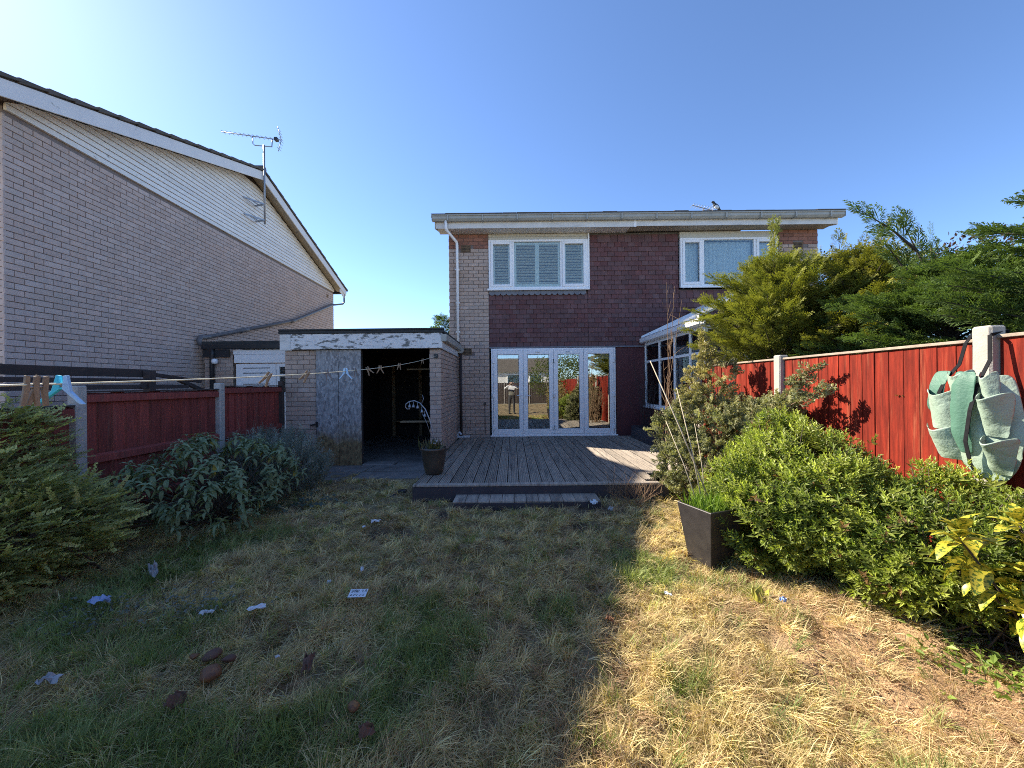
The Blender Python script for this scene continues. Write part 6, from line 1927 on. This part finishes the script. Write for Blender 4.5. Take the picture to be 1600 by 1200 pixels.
shard('gourd_husk', 'glossy orange-brown husk lying in front of the others', -1.505, 1.90, 0.046, 'shard', 1, 1.05, 'husk', 0.055)
shard('gourd_husk', 'dull brown husk behind the glossy orange one', -1.59, 2.02, 0.038, 'dry_leaf', 2, 0.9, 'husk', 0.055)
shard('gourd_husk', 'brown husk furthest right of the group of husks', -1.50, 2.015, 0.032, 'dry_leaf', 3, 0.9, 'husk', 0.05)
shard('gourd_husk', 'small orange husk furthest left of the group of husks', -1.68, 2.01, 0.025, 'shard', 4, 1.0, 'husk', 0.055)
shard('gourd_husk', 'broken brown husk half sunk in the green grass', -0.715, 1.70, 0.03, 'shard', 5, 1.0, 'husk', 0.055)
scrap('dead_leaf', 'large folded brown leaf between the husks and the green grass', 'leaf', -1.06, 1.97, 0.05, 0.115, 0.03, 0.3, 'dry_leaf', 21, 0.06, None)
scrap('dead_leaf', 'crumpled brown leaf at the bottom edge of the lawn', 'leaf', -0.60, 1.55, 0.06, 0.05, 0.03, 0.3, 'dry_leaf', 22, 0.06, None)
scrap('dead_leaf', 'reddish brown dry leaf below the husks', 'leaf', -1.52, 1.72, 0.08, 0.07, 0.03, 1.3, 'dry_leaf', 23, 0.05, None)
scrap('dead_leaf', 'orange dead leaf on the sunlit edge of the lawn', 'leaf', 0.57, 2.3, 0.04, 0.05, 0.02, 1.3, 'shard', 24, 0.06, None)

# ------------------------------------------------------------------ what stands behind the camera, seen in the door glass
bf = thing('garden_fence', 'brown-red fence across the far end of the garden, reflected in the doors', 'fence', (-0.6, -9.6, 0))
for i in range(4):
    x0 = -4.25 + i * 1.85
    for k in range(12):
        MB().box(x0 + k * 0.15, x0 + k * 0.15 + 0.146, -9.62, -9.60, 0.05, 1.6 + random.uniform(-0.01, 0.01)).build('fence_board', MT['timber_dark'], bf)
    MB().box(x0 - 0.05, x0, -9.66, -9.57, 0, 1.7).build('concrete_post', MT['post_grey'], bf)
for (x0, x1, y0, y1) in ((-4.29, -4.25, -9.6, -0.0), (3.10, 3.14, -9.6, 0.5)):
    n_ = int((y1 - y0) / 0.3)
    for k in range(n_):
        MB().box(x0, x1, y0 + k * 0.3, y0 + k * 0.3 + 0.296, 0.05, 1.45 if x0 < 0 else 1.74).build('fence_board', MT['fence_dark' if x0 < 0 else 'fence_red'], lf if x0 < 0 else rfn)
bh = thing('bungalow', 'white-walled bungalow beyond the garden, seen only as a reflection in the doors', 'house', (-1.0, -26, 0))
MB().box(-6, 5, -30, -26, 0, 3.0).build('wall', MT['upvc_dirty'], bh)
MB().prism([(-25.6, 2.9), (-28, 4.6), (-30.4, 2.9)], 'x', -6.3, 5.3).build('roof', MT['roof_tile'], bh)
for x in (-4.0, -0.6, 2.0):
    w_ = frame_rect(MB(), x, x + 1.5, 1.2, 2.6, -26.0, -25.92, 0.09).build('window', MT['upvc'], bh)
    MB().box(x + 0.09, x + 1.41, -25.95, -25.94, 1.29, 2.51).build('pane', MT['glass'], w_)
conifer('slim dark conifer beyond the end fence, seen only as a reflection', (-2.2, -13.0, 0), 4.2, 0.7, 60, DARK, 301, (0, 0), 0.45, 8, zlow=0.05, group=None)
leafy_tree('garden_tree', 'bushy green tree behind the camera, reflected in the middle doors', (2.4, -7.2, 0), [((2.3, -7.2, 1.9), (1.2, 1.2, 1.4)), ((3.4, -6.2, 2.2), (1.2, 1.2, 1.5)), ((3.6, -4.0, 2.0), (0.9, 1.3, 1.2))], 5000, 0.12, ((0.06, 0.09, 0.02), (0.15, 0.17, 0.04)), 302)
leafy_tree('garden_shrub', 'straw-coloured shrub behind the camera, reflected in the last door', (2.3, -2.6, 0), [((2.4, -2.6, 0.8), (0.5, 0.8, 0.9)), ((2.5, -1.2, 0.7), (0.4, 0.6, 0.7))], 2500, 0.10, ((0.20, 0.16, 0.07), (0.34, 0.28, 0.14)), 303)


# the photographer, standing behind the lens with both arms raised
def person():
    t = thing('person', 'person in white top and dark trousers holding a phone up, reflected in the glazed door', 'person', (-0.02, -0.38, 0))
    J = {'pelvis': (0, 0, 0.90), 'waist': (0, 0.01, 1.05), 'chest': (0, 0.0, 1.25), 'neck': (0, 0.0, 1.42), 'head0': (0, 0.03, 1.50), 'head1': (0, 0.03, 1.62),
         'shL': (-0.17, 0, 1.36), 'elL': (-0.36, 0.12, 1.28), 'wrL': (-0.14, 0.30, 1.44), 'haL': (-0.08, 0.345, 1.47),
         'shR': (0.17, 0, 1.36), 'elR': (0.36, 0.12, 1.28), 'wrR': (0.14, 0.30, 1.44), 'haR': (0.08, 0.345, 1.47),
         'hiL': (-0.09, 0, 0.86), 'knL': (-0.11, 0.02, 0.48), 'anL': (-0.12, -0.02, 0.09), 'toL': (-0.13, 0.13, 0.045),
         'hiR': (0.09, 0, 0.86), 'knR': (0.11, 0.02, 0.48), 'anR': (0.12, -0.02, 0.09), 'toR': (0.13, 0.13, 0.045)}
    Rr = {'pelvis': .15, 'waist': .135, 'chest': .155, 'neck': .055, 'head0': .08, 'head1': .085, 'shL': .065, 'elL': .045, 'wrL': .032, 'haL': .03, 'hiL': .09, 'knL': .062, 'anL': .045, 'toL': .04}
    names = list(J)
    E_ = [('pelvis', 'waist'), ('waist', 'chest'), ('chest', 'neck'), ('neck', 'head0'), ('head0', 'head1')]
    for s in 'LR':
        E_ += [('chest', 'sh' + s), ('sh' + s, 'el' + s), ('el' + s, 'wr' + s), ('wr' + s, 'ha' + s), ('pelvis', 'hi' + s), ('hi' + s, 'kn' + s), ('kn' + s, 'an' + s), ('an' + s, 'to' + s)]
    me = bpy.data.meshes.new('body')
    me.from_pydata([J[k] for k in names], [(names.index(a), names.index(b)) for a, b in E_], [])
    m, tt, b = nt('person_cloth')
    vec, g = coords(tt)
    sp = tt.nodes.new('ShaderNodeSeparateXYZ'); tt.links.new(g.outputs['Position'], sp.inputs[0])
    r_ = tt.nodes.new('ShaderNodeValToRGB'); r_.color_ramp.interpolation = 'CONSTANT'
    el = r_.color_ramp.elements
    el[0].position = 0; el[0].color = (0.02, 0.02, 0.022, 1); el[1].position = 0.045; el[1].color = (0.05, 0.05, 0.055, 1)
    for p, c in ((0.47, (0.20, 0.19, 0.16, 1)), (0.60, (0.75, 0.75, 0.77, 1)), (0.715, (0.5, 0.32, 0.24, 1)), (0.79, (0.10, 0.07, 0.05, 1))):
        e = el.new(p); e.color = c
    dv = N(tt, 'ShaderNodeMath', operation='DIVIDE'); tt.links.new(sp.outputs[2], dv.inputs[0]); dv.inputs[1].default_value = 2.0
    tt.links.new(dv.outputs[0], r_.inputs[0]); tt.links.new(r_.outputs[0], b.inputs['Base Color']); b.inputs['Roughness'].default_value = 0.85
    o = link('body', me, m, t)
    sk = o.modifiers.new('skin', 'SKIN')
    for i, k in enumerate(names):
        kk = k if k in Rr else k.replace('R', 'L')
        o.data.skin_vertices[0].data[i].radius = (Rr[kk], Rr[kk] * (0.8 if k in ('chest', 'waist', 'pelvis') else 1))
    o.data.skin_vertices[0].data[names.index('pelvis')].use_root = True
    sb = o.modifiers.new('sub', 'SUBSURF'); sb.levels = 1; sb.render_levels = 2
    for s in (-1, 1):
        for k in range(5):
            f = MB()
            z = 1.455 + k * 0.014
            if k < 4:
                f.tube([(s * 0.085 - 0.02, -0.035, z), (s * 0.075 - 0.02, -0.005 - 0.012, z + 0.004), (s * 0.055 - 0.02, -0.016, z + 0.004), (s * (0.045 + 0.004 * k) - 0.02, -0.019, z + 0.004)], [0.009, 0.0085, 0.008, 0.006], 6)
            else:
                f.tube([(s * 0.085 - 0.02, -0.045, 1.45), (s * 0.06 - 0.02, -0.045, 1.44), (s * 0.04 - 0.02, -0.045, 1.452)], [0.011, 0.009, 0.007], 6)
            f.build('finger', m, t)
    hd = MB()
    hd.tube([(-0.02, -0.345, 1.50), (-0.02, -0.25, 1.535), (-0.02, -0.235, 1.515), (-0.02, -0.26, 1.50)], [0.01, 0.014, 0.012, 0.004], 6)
    for s in (-1, 1):
        hd.tube([(-0.02 + s * 0.083, -0.35, 1.53), (-0.02 + s * 0.098, -0.36, 1.56), (-0.02 + s * 0.085, -0.35, 1.59)], [0.01, 0.014, 0.01], 6)
    hd.build('face_detail', m, t)
    return t


person()
ph = MB().box(-0.085, 0.065, -0.030, -0.022, 1.455, 1.528).build('phone', MT['black_plastic'], None, 0.003, origin=(-0.01, -0.026, 1.455))
tag(ph, 'dark phone held up in both hands by the reflected person', 'phone')
